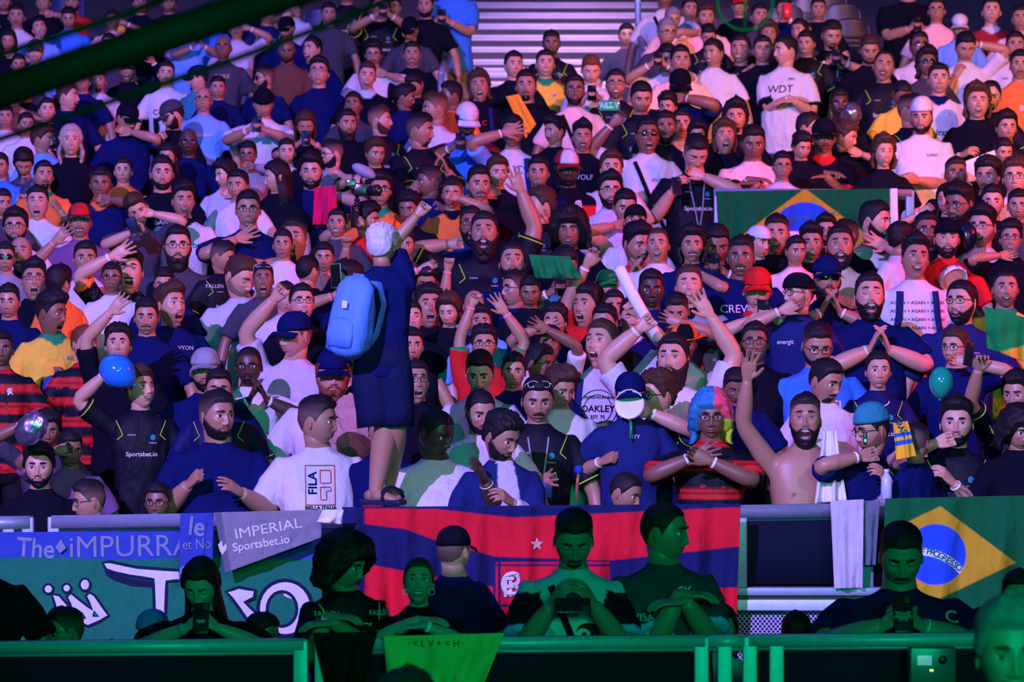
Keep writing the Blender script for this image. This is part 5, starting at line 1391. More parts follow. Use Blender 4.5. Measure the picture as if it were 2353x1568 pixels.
# lower rail, sill and perforated front of the platform
def lower():
    e = empty('platform_front', (0, DR - .06, 0), 'perforated metal platform front with pale sill, right half', 'metal panel')
    z0 = pb; a, b = xw(1690, DR), xw(2420, DR)
    for zz, hh, dd, mt, nm in ((z0 - .012, .022, .05, M_RAIL, 'sill'), (z0 - .085, .030, .045, M_RAIL2, 'ledge'), (z0 - .046, .018, .03, M_BLACK, 'gap_strip')):
        m = MB(); V, Fc = rbox(((a + b) / 2, 0, zz), ((b - a) / 2, dd, hh), .006); m.add(V, Fc); m.build(nm, mt, e, smooth=False)
    mt, nt, bs = nodemat('perforated_metal'); N, L = nt.nodes, nt.links
    tc = N.new('ShaderNodeTexCoord'); sp = N.new('ShaderNodeSeparateXYZ'); L.new(tc.outputs['Object'], sp.inputs[0])
    def mth(op, a, b=None, v=None):
        n = N.new('ShaderNodeMath'); n.operation = op
        for i, q in enumerate((a, b)):
            if q is None: continue
            if isinstance(q, (int, float)): n.inputs[i].default_value = q
            else: L.new(q, n.inputs[i])
        return n.outputs[0]
    sx = mth('MULTIPLY', sp.outputs[0], 42.0); sz = mth('MULTIPLY', sp.outputs[2], 72.0)
    def dots(ox, oz):
        fx = mth('SUBTRACT', mth('FRACT', mth('ADD', sx, ox)), .5); fz = mth('MULTIPLY', mth('SUBTRACT', mth('FRACT', mth('MULTIPLY', mth('ADD', sz, oz), .5)), .5), 1.17)
        return mth('ADD', mth('MULTIPLY', fx, fx), mth('MULTIPLY', fz, fz))
    dm = mth('MINIMUM', dots(0, 0), dots(.5, 1.0)); hole = mth('LESS_THAN', dm, .085)
    mx = N.new('ShaderNodeMix'); mx.data_type = 'RGBA'; mx.inputs[6].default_value = (.36, .38, .50, 1); mx.inputs[7].default_value = (.006, .008, .03, 1)
    L.new(hole, mx.inputs[0]); L.new(mx.outputs[2], bs.inputs['Base Color']); bs.inputs['Roughness'].default_value = .5
    m = MB(); V, Fc = box(((a + b) / 2, .02, (z0 - .11) / 2), ((b - a) / 2, .01, (z0 - .11) / 2)); m.add(V, Fc); m.build('perforated_sheet', mt, e, smooth=False)
lower()
m = MB(); V, Fc = box((-3.4, 15.35, .45), (4.6, .05, .45)); m.add(V, Fc)
m = MB(); V, Fc = box((xw(850, DR), DR + .06, pb / 2), ((xw(1690, DR) - xw(-60, DR)) / 2 + .05, .04, pb / 2)); m.add(V, Fc); tag(m.build('wall_front', M_PANEL, smooth=False), kind='structure')
# front barrier
YF = lambda px: 1474 - 20 * px / IW
DF = 13.0
for lab, a, b, ps in (('front steel barrier section at the left with dark panel', -60, 702, (692,)), ('middle section of the front steel barrier with dark panel', 733, 1622, (741, 1611)),
                      ('right section of the front steel barrier with dark panel', 1716, 2420, (1722, 1783))):
    barrier('front_barrier', lab, a, b, DF, YF, 0, True, .052, posts=ps, matr=M_RAIL2, group=None)
barrier('front_barrier', 'open steel frame joining two front barrier sections at the woman', 1626, 1712, DF, YF, 0, False, .052, posts=(1664,), matr=M_RAIL2)
# rail on the stand carrying the hung flag
YM = lambda px: 434 + 2 * (px - 1640) / 400
barrier('stand_rail', 'steel guard rail under the leaning men, flag hung over it', 1640, 2096, 22.75, YM, zr(1900, 22.75, YM) - 1.1, False, .06, posts=(1650, 2090), matr=M_RAIL)

# ------------------------------------------------------------------ cloth sheets, flags and lettering
def sheet(name, corners, d, colf, label, cat, nu=60, nv=40, amp=.015, freq=5, seed=1, mat=None, vert=True, dfun=None, group=None, thick=.004, parent=None):
    """corners: TL, TR, BR, BL in picture pixels at depth d"""
    TL, TR, BR, BL = [np.array(c, float) for c in corners]; P = []; C = []; rs = np.random.RandomState(seed); ph = rs.uniform(0, 6, 8)
    for j in range(nv):
        v = j / (nv - 1)
        for i in range(nu):
            u = i / (nu - 1); q = (TL * (1 - u) + TR * u) * (1 - v) + (BL * (1 - u) + BR * u) * v
            w = math.sin(u * freq * 6.28 + ph[0] + 1.2 * math.sin(v * 3 + ph[1])) + .5 * math.sin(u * freq * 2.3 * 6.28 + ph[2] + 2 * v) + .35 * math.sin(v * 9 + u * 7 + ph[3])
            dd = (dfun(q[0], q[1]) if dfun else d) - amp * w * (.25 + .75 * v) * .55
            P.append(np.array(W(q[0], q[1], dd))); hu = np.linalg.norm(TR - TL) / nu * .34; hv = np.linalg.norm(BL - TL) / nv * .34; C.append(colf(q[0], q[1], u, v) if nu < 100 else tuple(np.mean([colf(q[0] + a, q[1] + b, u, v) for a in (-hu, 0, hu) for b in (-hv, 0, hv)], axis=0)))
    P = np.array(P); c0 = P.mean(0); P = P - c0; N = nu * nv
    P2 = P + np.array((0, thick, 0)); Fc = grid_faces(nu, nv); F2 = [tuple(i + N for i in reversed(f)) for f in Fc]
    F2 += [(i, N + i, N + i + 1, i + 1) for i in range(nu - 1)] + [(N - nu + i, N - nu + i + 1, 2 * N - nu + i + 1, 2 * N - nu + i) for i in range(nu - 1)]
    F2 += [(j * nu, (j + 1) * nu, N + (j + 1) * nu, N + j * nu) for j in range(nv - 1)] + [((j + 1) * nu - 1, N + (j + 1) * nu - 1, N + (j + 2) * nu - 1, (j + 2) * nu - 1) for j in range(nv - 1)]
    o = new_obj(name, np.vstack([P, P2]), Fc + F2, mat or M_CLOTH, None, np.array(C + C), loc=tuple(c0)); tag(o, label, cat, group); SHEETS[o.name] = P + c0; return o
SHEETS = {}
def on_sheet(parent, X, Y, d, off):
    X, Y = np.asarray(X, float), np.asarray(Y, float)
    if parent.name not in SHEETS: return np.full(len(X), d - off)
    P = SHEETS[parent.name]; px = P[:, 0] * FP / P[:, 1] + IW / 2; py = HY - (P[:, 2] - ZC) * FP / P[:, 1]; out = []
    for i in range(0, len(X), 200):
        d2 = (px[None] - X[i:i + 200, None]) ** 2 + (py[None] - Y[i:i + 200, None]) ** 2; k = np.argpartition(d2, 5, axis=1)[:, :5]; out.append(P[k, 1].min(axis=1))
    return np.concatenate(out) - off
def const(c): return lambda px, py, u, v: c

def lay_text(parent, items, d, name='lettering', th=.004):
    """items: (text, px, py, size_px, color, rot, xscale)"""
    m = MB(); c0 = np.array(parent.location)
    for kk, (t, px, py, sz, c, rot, xs) in enumerate(items):
        tv, tf = TEXTS[(t, 2 if xs > 0 else 2)]; ca, sa = math.cos(R(rot)), math.sin(R(rot)); x, y = tv[:, 0] * xs, tv[:, 1]
        X, Y = (x * ca - y * sa) * sz + px, py - (x * sa + y * ca) * sz
        A = np.array([W(a, b, q) for a, b, q in zip(X, Y, on_sheet(parent, X, Y, d, .003 + .0015 * (kk % 4)))]) - c0
        m.add(A, tf, c)
    return m.build(name, M_CLOTH, parent, smooth=False)
def lay_poly(parent, polys, d, name='painted_shape'):
    from mathutils.geometry import tessellate_polygon
    m = MB(); c0 = np.array(parent.location)
    for k, (pts, c, oc, ow) in enumerate(polys):
        A2 = []
        for q in range(len(pts)):
            p0, p1 = pts[q], pts[(q + 1) % len(pts)]; ns = max(1, int(math.hypot(p1[0] - p0[0], p1[1] - p0[1]) / 14)); A2 += [(p0[0] + (p1[0] - p0[0]) * t / ns, p0[1] + (p1[1] - p0[1]) * t / ns) for t in range(ns)]
        pts = A2; dd = on_sheet(parent, [p[0] for p in pts], [p[1] for p in pts], d, .004 + .0015 * k); A = np.array([W(a, b, q) for (a, b), q in zip(pts, dd)]) - c0
        t = tessellate_polygon([[Vector(p) for p in A]]); m.add(A, [tuple(q) for q in t], c)
        if oc is not None:
            Q = [np.array(p) for p in pts] ; V = []; n = len(Q)
            for i in range(n):
                e1 = Q[i] - Q[i - 1]; e2 = Q[(i + 1) % n] - Q[i]; nn = np.array((e1[1], -e1[0])) / (np.linalg.norm(e1) + 1e-6) + np.array((e2[1], -e2[0])) / (np.linalg.norm(e2) + 1e-6)
                nn = nn / (np.linalg.norm(nn) + 1e-6) * ow; V += [Q[i] + nn, Q[i] - nn]
            A = np.array([W(a, b, dd[i // 2] - .002) for i, (a, b) in enumerate(V)]) - c0
            m.add(A, [(2 * i, 2 * i + 1, (2 * i + 3) % (2 * n), (2 * i + 2) % (2 * n)) for i in range(n)], oc)
    return m.build(name, M_CLOTH, parent, smooth=False)
def ell(cx, cy, rx, ry, n=24): return [(cx + rx * math.cos(2 * math.pi * i / n), cy + ry * math.sin(2 * math.pi * i / n)) for i in range(n)]

WHT, DKB, GRN, BAN = (.62, .62, .70), (.012, .016, .05), (.01, .22, .10), (.012, .17, .09)
def banner_col(px, py, u, v):
    yb = 1284 - 3 * math.sin(px / 60); return (.03, .065, .34) if py < yb else BAN
ban = sheet('fan_banner', ((-40, 1224), (742, 1218), (738, 1500), (-40, 1500)), 15.86, banner_col, 'wide green and blue fan banner with graffiti lettering at the left', 'banner', 200, 110, .004, 4, 5)
GR = (.20, .24, .32)
lay_text(ban, [('The', 82, 1262, 62, GR, -4, .9), ('iMPURRA', 300, 1258, 70, GR, 1, 1.0)], 15.80)
polys = [([(236, 1294), (251, 1291), (314, 1304), (413, 1311), (416, 1334), (383, 1337), (380, 1413), (355, 1413), (352, 1332), (297, 1324), (261, 1316), (243, 1309)], WHT, DKB, 3.5),
         ([(240, 1312), (262, 1320), (300, 1330), (350, 1337), (352, 1350), (300, 1347), (262, 1334), (245, 1324)], DKB, None, 0),
         ([(119, 1366), (136, 1368), (168, 1404), (153, 1372), (163, 1363), (212, 1402), (197, 1370), (205, 1362), (217, 1368), (250, 1415), (230, 1428), (202, 1440), (170, 1425), (132, 1412)], WHT, DKB, 3.0),
         (ell(111, 1354, 11, 11), WHT, DKB, 2.5), (ell(153, 1352, 10, 10), WHT, DKB, 2.5), (ell(195, 1344, 12, 14), WHT, DKB, 2.5),
         ([(183, 1422), (188, 1407), (196, 1420)], BAN, DKB, 1.5), ([(213, 1416), (216, 1404), (226, 1416)], BAN, DKB, 1.5),
         ([(520, 1360), (548, 1350), (586, 1357), (584, 1374), (562, 1384), (592, 1412), (597, 1446), (574, 1434), (542, 1388)], WHT, DKB, 3.5),
         (ell(655, 1398, 62, 64), WHT, DKB, 4), (ell(648, 1400, 34, 40), BAN, DKB, 3.5), ([(236, 1476), (258, 1469), (268, 1482), (240, 1482)], WHT, DKB, 2.5),
         ([(127, 1258), (140, 1240), (152, 1260), (138, 1272)], GR, None, 0)]
lay_poly(ban, polys, 15.79)
st = sheet('blue_cloth', ((414, 1181), (491, 1179), (489, 1285), (412, 1345)), 15.76, const((.035, .06, .32)), 'narrow blue cloth with pale letters hung left of the grey banner', 'cloth', 30, 40, .012, 2, 8)
lay_text(st, [('le', 452, 1212, 62, GR, -6, .9), ('et No', 452, 1252, 34, GR, 3, .8), ('C', 425, 1315, 40, GR, 0, 1)], 15.73)
im = sheet('team_banner', ((492, 1178), (742, 1172), (738, 1236), (517, 1318)), 15.74, lambda px, py, u, v: (.12, .12, .16) if u < .07 else (.20, .20, .24), 'grey banner with white team lettering hung at an angle on the barrier', 'banner', 70, 40, .012, 3, 11)
lay_text(im, [('IMPERIAL', 616, 1216, 33, WHT, 10, 1.18), ('Sportsbet.io', 600, 1250, 27, WHT, 9, 1.0)], 15.70)
lay_poly(im, [([(501, 1252), (510, 1243), (512, 1258), (520, 1248), (521, 1262), (511, 1276), (505, 1266)], WHT, None, 0)], 15.70)
sheet('white_cloth', ((742, 1172), (790, 1172), (783, 1205), (728, 1200)), 15.66, const((.7, .7, .78)), 'folded white cloth corner at the left end of the striped flag', 'cloth', 16, 12, .02, 1.3, 3)

RED, NVY = (.62, .014, .03), (.012, .016, .085)
def flam(px, py, u, v):
    if px < 838: return NVY
    b1 = np.interp(px, [838, 1000, 1180, 1690], [1169, 1170, 1190, 1166]); b2 = np.interp(px, [838, 930, 1000, 1140, 1400, 1690], [1205, 1216, 1242, 1280, 1289, 1257])
    b3 = np.interp(px, [838, 905, 1100, 1430, 1640, 1700], [1296, 1308, 1345, 1376, 1352, 1350]); b4 = np.interp(px, [838, 1160, 1700], [1410, 1440, 1441])
    c = NVY if py < b1 else RED if py < b2 else NVY if py < b3 else RED if py < b4 else NVY
    if 1133 < px < 1400 and py > 1288:
        c = RED
        if px < 1139 or (1144 < px < 1151) or 1288 < py < 1292 or 1297 < py < 1302 or (px > 1151 and 1389 < py < 1396) or py > 1424: c = NVY
    return c
fl = sheet('striped_flag', ((786, 1166), (1702, 1158), (1690, 1475), (800, 1475)), 15.84, flam, 'large red and navy striped football flag hung on the barrier', 'flag', 380, 140, .085, 7, 21)
lay_text(fl, [('C', 1172, 1345, 78, WHT, 0, .85), ('R', 1184, 1347, 78, WHT, 0, .8), ('F', 1168, 1352, 66, WHT, 0, .9)], 15.72, 'monogram')
lay_poly(fl, [([(1234 + (16 if k % 2 == 0 else 7) * math.sin(R(36 * k)), 1251 - (16 if k % 2 == 0 else 7) * math.cos(R(36 * k))) for k in range(10)], (.75, .45, .40), None, 0)], 15.72, 'star')

def braz(cx, cy, rx, ry, rc, gy=0, rot=0):
    def f(px, py, u, v):
        x, y = px - cx, py - cy; x, y = x * math.cos(rot) - y * math.sin(rot), x * math.sin(rot) + y * math.cos(rot)
        if x * x + y * y < rc * rc:
            rr = math.hypot(x + rc * .35, y - rc * 1.75)
            return (.75, .78, .85) if abs(rr - rc * 1.80) < rc * .115 else (.02, .08, .55)
        if abs(x) / rx + abs(y) / ry < 1: return (.50, .33, .02)
        return (.006, .12, .035)
    return f
bf = sheet('brazilian_flag', ((2034, 1146), (2400, 1138), (2400, 1480), (2022, 1480)), 15.80, braz(2150, 1275, 185, 112, 70, rot=-.10), 'green flag with yellow rhombus and blue globe behind the man in navy', 'flag', 200, 150, .07, 2.6, 31)
lay_text(bf, [(ch, x, y, 20, (.02, .16, .12), r, 1) for ch, x, y, r in zip('EPROGRESSO', (2121, 2134, 2143, 2152, 2162, 2171, 2179, 2187, 2195, 2203), (1263, 1268, 1270, 1274, 1278, 1283, 1288, 1293, 1299, 1305), (-8, -12, -16, -20, -24, -28, -32, -35, -38, -40))], 15.74)
bm_ = sheet('brazilian_flag', ((1645, 440), (2062, 433), (2066, 600), (1655, 600)), 22.62, lambda px, py, u, v: (.8, .8, .84) if px > 2046 else (.01, .10, .05) if px > 2062 else braz(1850, 545, 150, 112, 80)(px, py, u, v), 'green flag with yellow rhombus hanging from the stand rail', 'flag', 200, 80, .04, 5, 41)
lay_text(bm_, [('ORDEM E PROGRESSO', 1855, 500, 15, (.05, .2, .12), 8, -1)], 22.54)
sheet('green_flag', ((2262, 704), (2400, 742), (2400, 850), (2268, 800)), 18.7, lambda px, py, u, v: (.75, .5, .04) if py > 795 + (2353 - px) * .25 and px > 2300 else (.01, .28, .06), 'green flag held up at the right edge below the smiling man in yellow', 'flag', 40, 30, .06, 1.5, 51)
sheet('green_flag', ((1215, 585), (1310, 590), (1335, 640), (1230, 640)), 19.6, const((.01, .22, .06)), 'crumpled dark green flag in the crowd centre above the phone user', 'flag', 30, 20, .05, 2, 52)
sheet('white_towel', ((1908, 1152), (1985, 1148), (1982, 1352), (1917, 1354)), 15.95, const((.50, .50, .58)), 'white towel hanging over the barrier right of the dark panel', 'towel', 30, 60, .025, 1.4, 61)
sheet('grey_cloth', ((1980, 1152), (2022, 1150), (2012, 1300), (1988, 1300)), 15.98, const((.12, .16, .20)), 'narrow grey cloth between the white towel and the flag', 'cloth', 16, 40, .02, 1, 62)
yb = sheet('yellow_shirt', ((880, 1463), (1160, 1455), (1105, 1590), (893, 1590)), 12.92, const((.80, .60, .16)), 'yellow shirt hanging over the front barrier below the young woman', 'shirt', 60, 40, .045, 2.2, 71)
lay_text(yb, [('· < L V + < H ·', 1002, 1480, 22, (.15, .03, .02), 0, 1.0)], 12.84)
sheet('black_jacket', ((718, 1455), (868, 1452), (828, 1600), (752, 1600)), 12.92, const((.008, .008, .012)), 'black jacket hanging over the front barrier below the curly-haired person', 'jacket', 40, 40, .05, 1.6, 72)
sheet('crimson_shirt', ((722, 432), (772, 426), (776, 516), (718, 517)), PD(716, 390, .27), const((.55, .01, .10)), 'crimson shirt held up by the smiling bearded man in navy', 'shirt', 24, 30, .04, 1.5, 81)
sheet('orange_towel', ((1162, 222), (1192, 216), (1232, 285), (1208, 318)), PD(1209, 195, .17), const((.90, .36, .03)), 'orange towel over the shoulder of the heavy goateed man', 'towel', 20, 30, .03, 1.5, 82)
sheet('white_towel', ((1890, 992), (1922, 990), (1946, 1150), (1872, 1158)), PD(1850, 960, .20), const((.80, .80, .84)), 'white shirt slung over the shirtless man\'s shoulder', 'towel', 24, 50, .06, 1.6, 83)
sheet('paper_sheet', ((2215, 372), (2285, 345), (2300, 400), (2222, 420)), 24.0, const((.8, .8, .82)), 'white poster sheet held by the smiling curly-haired man', 'paper', 10, 8, .02, .6, 84)
sc = sheet('football_scarf', ((2052, 972), (2086, 968), (2106, 1048), (2060, 1058)), PD(2105, 1015, .18), lambda px, py, u, v: (.85, .48, .03) if v > .66 or v < .28 else ((.03, .12, .5) if (.30 < v < .40 or .5 < v < .62) else (.75, .55, .05)), 'yellow and blue knitted scarf with fringe beside the beanie man', 'scarf', 20, 40, .03, 1.2, 85)
lay_text(sc, [('BRASIL', 2072, 985, 20, (.01, .05, .12), -60, .8)], 16.44)

# ------------------------------------------------------------------ near truss, cables and ring light
def beam(name, pts, rr, label, mat, cat):
    P = [np.array(wp(*p)) for p in pts]; c = P[0]; V, Fc = tube([p - c for p in P], [rr] * len(P), 20); m = MB(); m.add(V, Fc); o = m.build(name, mat, loc=tuple(c)); tag(o, label, cat); return o
M_TRUSS = mat_flat('dark_green_truss', (.0025, .008, .005), .7, .0, spec=.12, var=.2, bscale=5)
beam('lighting_truss', [(-80, 238, 6.0), (420, 68, 6.15), (980, -125, 6.3)], .036, 'thick dark truss tube crossing the top left corner', M_TRUSS, 'truss')
beam('truss_cable', [(-60, 146, 6.0), (300, 28, 6.1), (420, -20, 6.2)], .008, 'thin dark cable above the thick truss tube', M_TRUSS, 'cable')
beam('truss_cable', [(-60, 340, 6.0), (500, 150, 6.1), (760, 55, 6.2), (960, -30, 6.3)], .0075, 'thin dark cable below the thick truss tube', M_TRUSS, 'cable')
M_RING = mat_flat('green_hoop', (.0, .12, .07), .35, 0, var=.1)
ring = MB(); c = np.array(wp(1712, 6, 9)); P = [(math.cos(t) * .083, 0, math.sin(t) * .083) for t in np.linspace(0, 2 * math.pi, 49)]
V, Fc = tube(P, [.0045] * 49, 10, cap=False); ring.add(V, Fc); o = ring.build('hoop', M_RING, loc=tuple(c)); tag(o, 'green metal hoop hanging into the top right of the picture', 'hoop')
m = MB(); V, Fc = tube([(0, 0, -.083), (0, 0, -.02), (0, 0, .3)], [.006, .005, .005], 8); m.add(V, Fc); m.build('hanger', M_RING, o)

# ------------------------------------------------------------------ things held or lying about
def blob(name, px, py, d, r, label, cat, mat, col, noise=0, seed=1, freq=20, nu=36, nv=24, rot=0, parent=None):
    c = np.array(wp(px, py, d)); V, Fc = sphere((0, 0, 0), (1, 1, 1), nu, nv); V = V * (1 + noise * fnoise(V * .5, seed, freq))[:, None] * np.array(r)
    V = V @ rotm(0, 0, rot).T; m = MB(); m.add(V, Fc, col); o = m.build(name, mat, loc=tuple(c)); tag(o, label, cat); return o
M_RUB = mat_col('balloon_rubber', .12, .6, 0, 20, coat=.6)
def balloon(px, py, d, rx, rz, rot, col, label):
    c = np.array(wp(px, py, d)); V, Fc = sphere((0, 0, 0), (1, 1, 1), 40, 28); z = V[:, 2]; k = 1 - .22 * np.clip(-z, 0, 1) ** 1.5
    V = np.stack([V[:, 0] * rx * k, V[:, 1] * rx * k, z * rz], 1); m = MB(); m.add(V @ rotm(0, 0, rot).T, Fc, col); o = m.build('balloon', M_RUB, loc=tuple(c)); tag(o, label, 'balloon')
    V, Fc = tube([(0, 0, -rz * .99), (0, 0, -rz * 1.04), (0, 0, -rz * 1.09)], [.008, .006, .013], 12); m = MB(); m.add(V @ rotm(0, 0, rot).T, Fc, col); m.build('knot', M_RUB, o)
balloon(271, 855, PD(322, 892, .20), .098, .116, -52, (.02, .20, .75), 'blue balloon held up by the young man in dark jersey')
balloon(2162, 880, 16.9, .068, .092, 4, (.01, .35, .20), 'green balloon at the right, in front of the navy t-shirt')
# helmets and visors
blob('foil_helmet', 1957, 262, PD(1928, 237, .25), (.085, .085, .105), 'crumpled silver helmet in front of the dark-skinned man', 'helmet', M_FOIL, (.5, .5, .55), .10, 3, 14)
blob('foil_visor', 72, 985, 16.5, (.080, .05, .105), 'silver padded visor held up at the left edge', 'visor', M_FOIL, (.45, .45, .6), .10, 5, 16, rot=38)
blob('motorcycle_helmet', 2222, 545, PD(2258, 518, .25), (.075, .08, .11), 'glossy black helmet held beside the man with glasses', 'helmet', M_PLASTIC, (.01, .01, .02), .03, 7, 8)
blob('paper_bag', 812, 985, PD(764, 856, .26), (.165, .09, .19), 'crumpled pinkish paper bag held by the red-bearded man', 'bag', M_CLOTH, (.46, .27, .24), .20, 9, 13, 26, 18)
for _p in bpy.data.objects['paper_bag'].data.polygons: _p.use_smooth = False
# upheld phones
ph = phone(np.array(wp(1400, 243, PD(1487, 308, .16))), rotm(180, 0, 90), 'lit phone with scrolling letters held above the crowd', True, (.01, .05, .05), 1.15)
lay_text(ph, [('ART V', 1400, 243, 20, (.5, 1, .9), 0, .8)], PD(1487, 308, .172), 'screen_letters')
phone(np.array(wp(772, 634, PD(800, 642, .20))), rotm(155, 0, 4), 'green phone held up left of the blue backpack', False, (.01, .35, .08), 1.05)
phone(np.array(wp(1555, 428, PD(1598, 348, .34))), rotm(10, -20, 0), 'phone in the hand of the heavy man in dark jersey')
phone(np.array(wp(812, 498, PD(842, 502, .34))), rotm(60, 0, 0), 'phone in the raised hands of the man in red')
phone(np.array(wp(2226, 812, PD(2195, 796, .26))), rotm(35, 0, 8), 'phone above the green balloon')
phone(np.array(wp(1253, 1126, PD(1236, 915, .40))), rotm(20, -60, 20), 'blue-lit phone in the hand of the man with white sunglasses', False, (.02, .1, .4))
phone(np.array(wp(306, 520, PD(316, 478, .38))), rotm(-5, -25, -25), 'phone held by the boy resting his head')
phone(np.array(wp(1316, 1392, 13.0)), rotm(5, -35, 90), 'phone of the man in the light jersey at the front barrier')
# inflatable stick
sd_ = PD(1383, 785, .10); P = [np.array(wp(a, b, sd_)) for a, b in ((1422, 612), (1424, 618), (1460, 690), (1512, 778), (1515, 784))]; c = P[0]
V, Fc = tube([p - c for p in P], [.02, .036, .038, .036, .02], 20); m = MB(); m.add(V, Fc, (.82, .82, .86)); tag(m.build('inflatable_stick', M_SHINY, loc=tuple(c)), 'long white inflatable cheering stick held up in the crowd', 'cheering stick')
# tambourine
def drum(px, py, d, r, ry, rx, label, skin=(.75, .78, .78), dep=.05, rim=(.75, .75, .8)):
    e = empty('tambourine', wp(px, py, d), label, 'drum'); M3 = rotm(ry, rx)
    m = MB(); n = 40; V = [];
    for k, (rr, yy) in enumerate(((r * .93, -dep / 2), (r, -dep / 2), (r, dep / 2), (r * .93, dep / 2))):
        V += [(rr * math.cos(2 * math.pi * i / n), yy, rr * math.sin(2 * math.pi * i / n)) for i in range(n)]
    F = [(k * n + i, k * n + (i + 1) % n, ((k + 1) % 4) * n + (i + 1) % n, ((k + 1) % 4) * n + i) for k in range(4) for i in range(n)]
    m.add(np.array(V) @ M3.T, F, rim); m.build('rim', M_PLASTIC, e)
    m = MB(); V = [(r * .94 * math.cos(2 * math.pi * i / n), -dep * .3, r * .94 * math.sin(2 * math.pi * i / n)) for i in range(n)] + [(0, -dep * .3, 0)]
    m.add(np.array(V) @ M3.T, [(i, (i + 1) % n, n) for i in range(n)], skin); m.build('drumhead', M_SHINY, e)
    m = MB()
    for k in range(8):
        a = 2 * math.pi * k / 8; V, F = tube([(r * 1.02 * math.cos(a), -dep * .45, r * 1.02 * math.sin(a)), (r * 1.02 * math.cos(a), dep * .45, r * 1.02 * math.sin(a))], [.006, .006], 8); m.add(V @ M3.T, F, (.6, .6, .65))
    m.build('tuning_lug', M_METAL, e)
    if rx > 20: return e
    V, F = tube([(0, -.0, -r), (.005, -.02, -r - .05), (.0, -.02, -r - .11)], [.008, .009, .008], 10); m = MB(); m.add(V, F, (.02, .3, .1)); m.build('handle', M_PLASTIC, e)
drum(1448, 930, PD(1510, 905, .40), .086, -18, -8, 'white-skinned tambourine held in front of the person in navy cap')
drum(2190, 640, PD(2128, 528, .45), .10, 20, 35, 'small drum with tan skin held below the printed black t-shirt', (.55, .38, .25))
# backpack worn by the standing man and backpack carried in hand
def backpack(px, py, d, w, h, yaw, roll, label, col, mat=M_SHINY):
    e = empty('backpack', wp(px, py, d), label, 'backpack'); M3 = rotm(yaw, 0, roll); cc = np.array(col)
    V, Fc = tube([(0, 0, h * .5), (0, -.01, h * .47), (0, -.03, h * .38), (0, -.04, h * .1), (0, -.05, -h * .2), (0, -.05, -h * .42), (0, -.03, -h * .5)], [(w * .22, .03), (w * .36, .05), (w * .47, .07), (w * .5, .085), (w * .52, .095), (w * .49, .09), (w * .36, .06)], 32, up=(0, 1, 0), power=3)
    V = V + ((.4 - np.abs(fnoise(V * (1, 1, .5), 4, 30))) * .022 + fnoise(V, 6, 60) * .004)[:, None] * np.array((1, 1, .4)); m = MB(); m.add(V @ M3.T, Fc, cc); m.build('main_bag', mat, e)
    V, Fc = tube([(0, -.115, -h * .02), (0, -.125, -h * .08), (0, -.135, -h * .25), (0, -.13, -h * .38), (0, -.11, -h * .42)], [(w * .28, .012), (w * .34, .022), (w * .37, .030), (w * .35, .028), (w * .28, .012)], 24, up=(0, 1, 0), power=3)
    V = V + (fnoise(V, 8, 45) * .005)[:, None]; m = MB(); m.add(V @ M3.T, Fc, cc * .92); m.build('front_pocket', mat, e)
    V, Fc = tube([(-.035, -.01, h * .49), (-.03, -.02, h * .56), (.03, -.02, h * .56), (.035, -.01, h * .49)], [.008] * 4, 8); m = MB(); m.add(V @ M3.T, Fc, cc * .8); m.build('grab_handle', mat, e)
    for sg in (-1, 1):
        V, Fc = tube([(sg * w * .25, .02, h * .45), (sg * w * .32, .08, h * .46), (sg * w * .38, .13, h * .2), (sg * w * .36, .10, -h * .2), (sg * w * .34, .02, -h * .4)], [(.022, .006)] * 5, 10, up=(1, 0, 0)); m = MB(); m.add(V @ M3.T, Fc, cc * .7); m.build('shoulder_strap', mat, e)
    m = MB(); V, Fc = rbox((w * .05, -.142, h * .16), (.016, .003, .02), .002); m.add(V @ M3.T, Fc, (.8, .8, .85)); m.build('badge', M_PLASTIC, e)
backpack(818, 728, 15.98, .225, .40, -30, 8, 'light blue backpack on the back of the silver-haired man', (.10, .28, .85))
backpack(132, 925, PD(118, 716, .42), .19, .30, 20, -8, 'dark blue backpack dangling from the hands of the boy in yellow', (.02, .07, .34))
# orange hat badge, mallet, bottle, vape
c = np.array(wp(1330, 1085, 16.3)); m = MB(); V, Fc = tube([(0, 0, 0), (-.008, 0, -.06), (-.014, 0, -.17)], [.009, .009, .010], 10); m.add(V, Fc, (.30, .12, .06)); o = m.build('drum_mallet', M_PLASTIC, loc=tuple(c)); tag(o, 'drum mallet with a blue felt head and wooden stick', 'mallet')
m = MB(); V, Fc = sphere((0, 0, .012), (.025, .022, .026), 20, 14); m.add(V, Fc, (.02, .06, .35)); m.build('felt_head', M_CLOTH, o)
c = np.array(wp(2037, 1112, 16.35)); m = MB(); V, Fc = tube([(0, 0, -.09), (0, 0, -.085), (0, 0, -.02), (0, 0, .03), (0, 0, .055), (0, 0, .065)], [.024, .031, .031, .030, .014, .013], 20); m.add(V, Fc, (.5, .55, .75)); o = m.build('water_bottle', M_PLASTIC, loc=tuple(c)); tag(o, 'clear plastic water bottle held before the sash of the black shirt', 'bottle')
m = MB(); V, Fc = tube([(0, 0, .06), (0, 0, .08)], [.015, .015], 14); m.add(V, Fc, (.7, .7, .8)); m.build('bottle_cap', M_PLASTIC, o)
c = np.array(wp(1988, 1008, 16.35)); m = MB(); V, Fc = rbox((0, 0, 0), (.011, .009, .035), .006); m.add(V, Fc, (.02, .03, .03)); o = m.build('vaporizer', M_PLASTIC, loc=tuple(c)); tag(o, 'small vaporizer with green light near the beanie man\'s mouth', 'vaporizer')
M_LED = mat_flat('green_led', (.05, .5, .15), .3, 0, (.1, 1, .3), 1.5); m = MB(); V, Fc = rbox((0, -.0095, -.012), (.006, .002, .008), .002); m.add(V, Fc); m.build('indicator_light', M_LED, o)
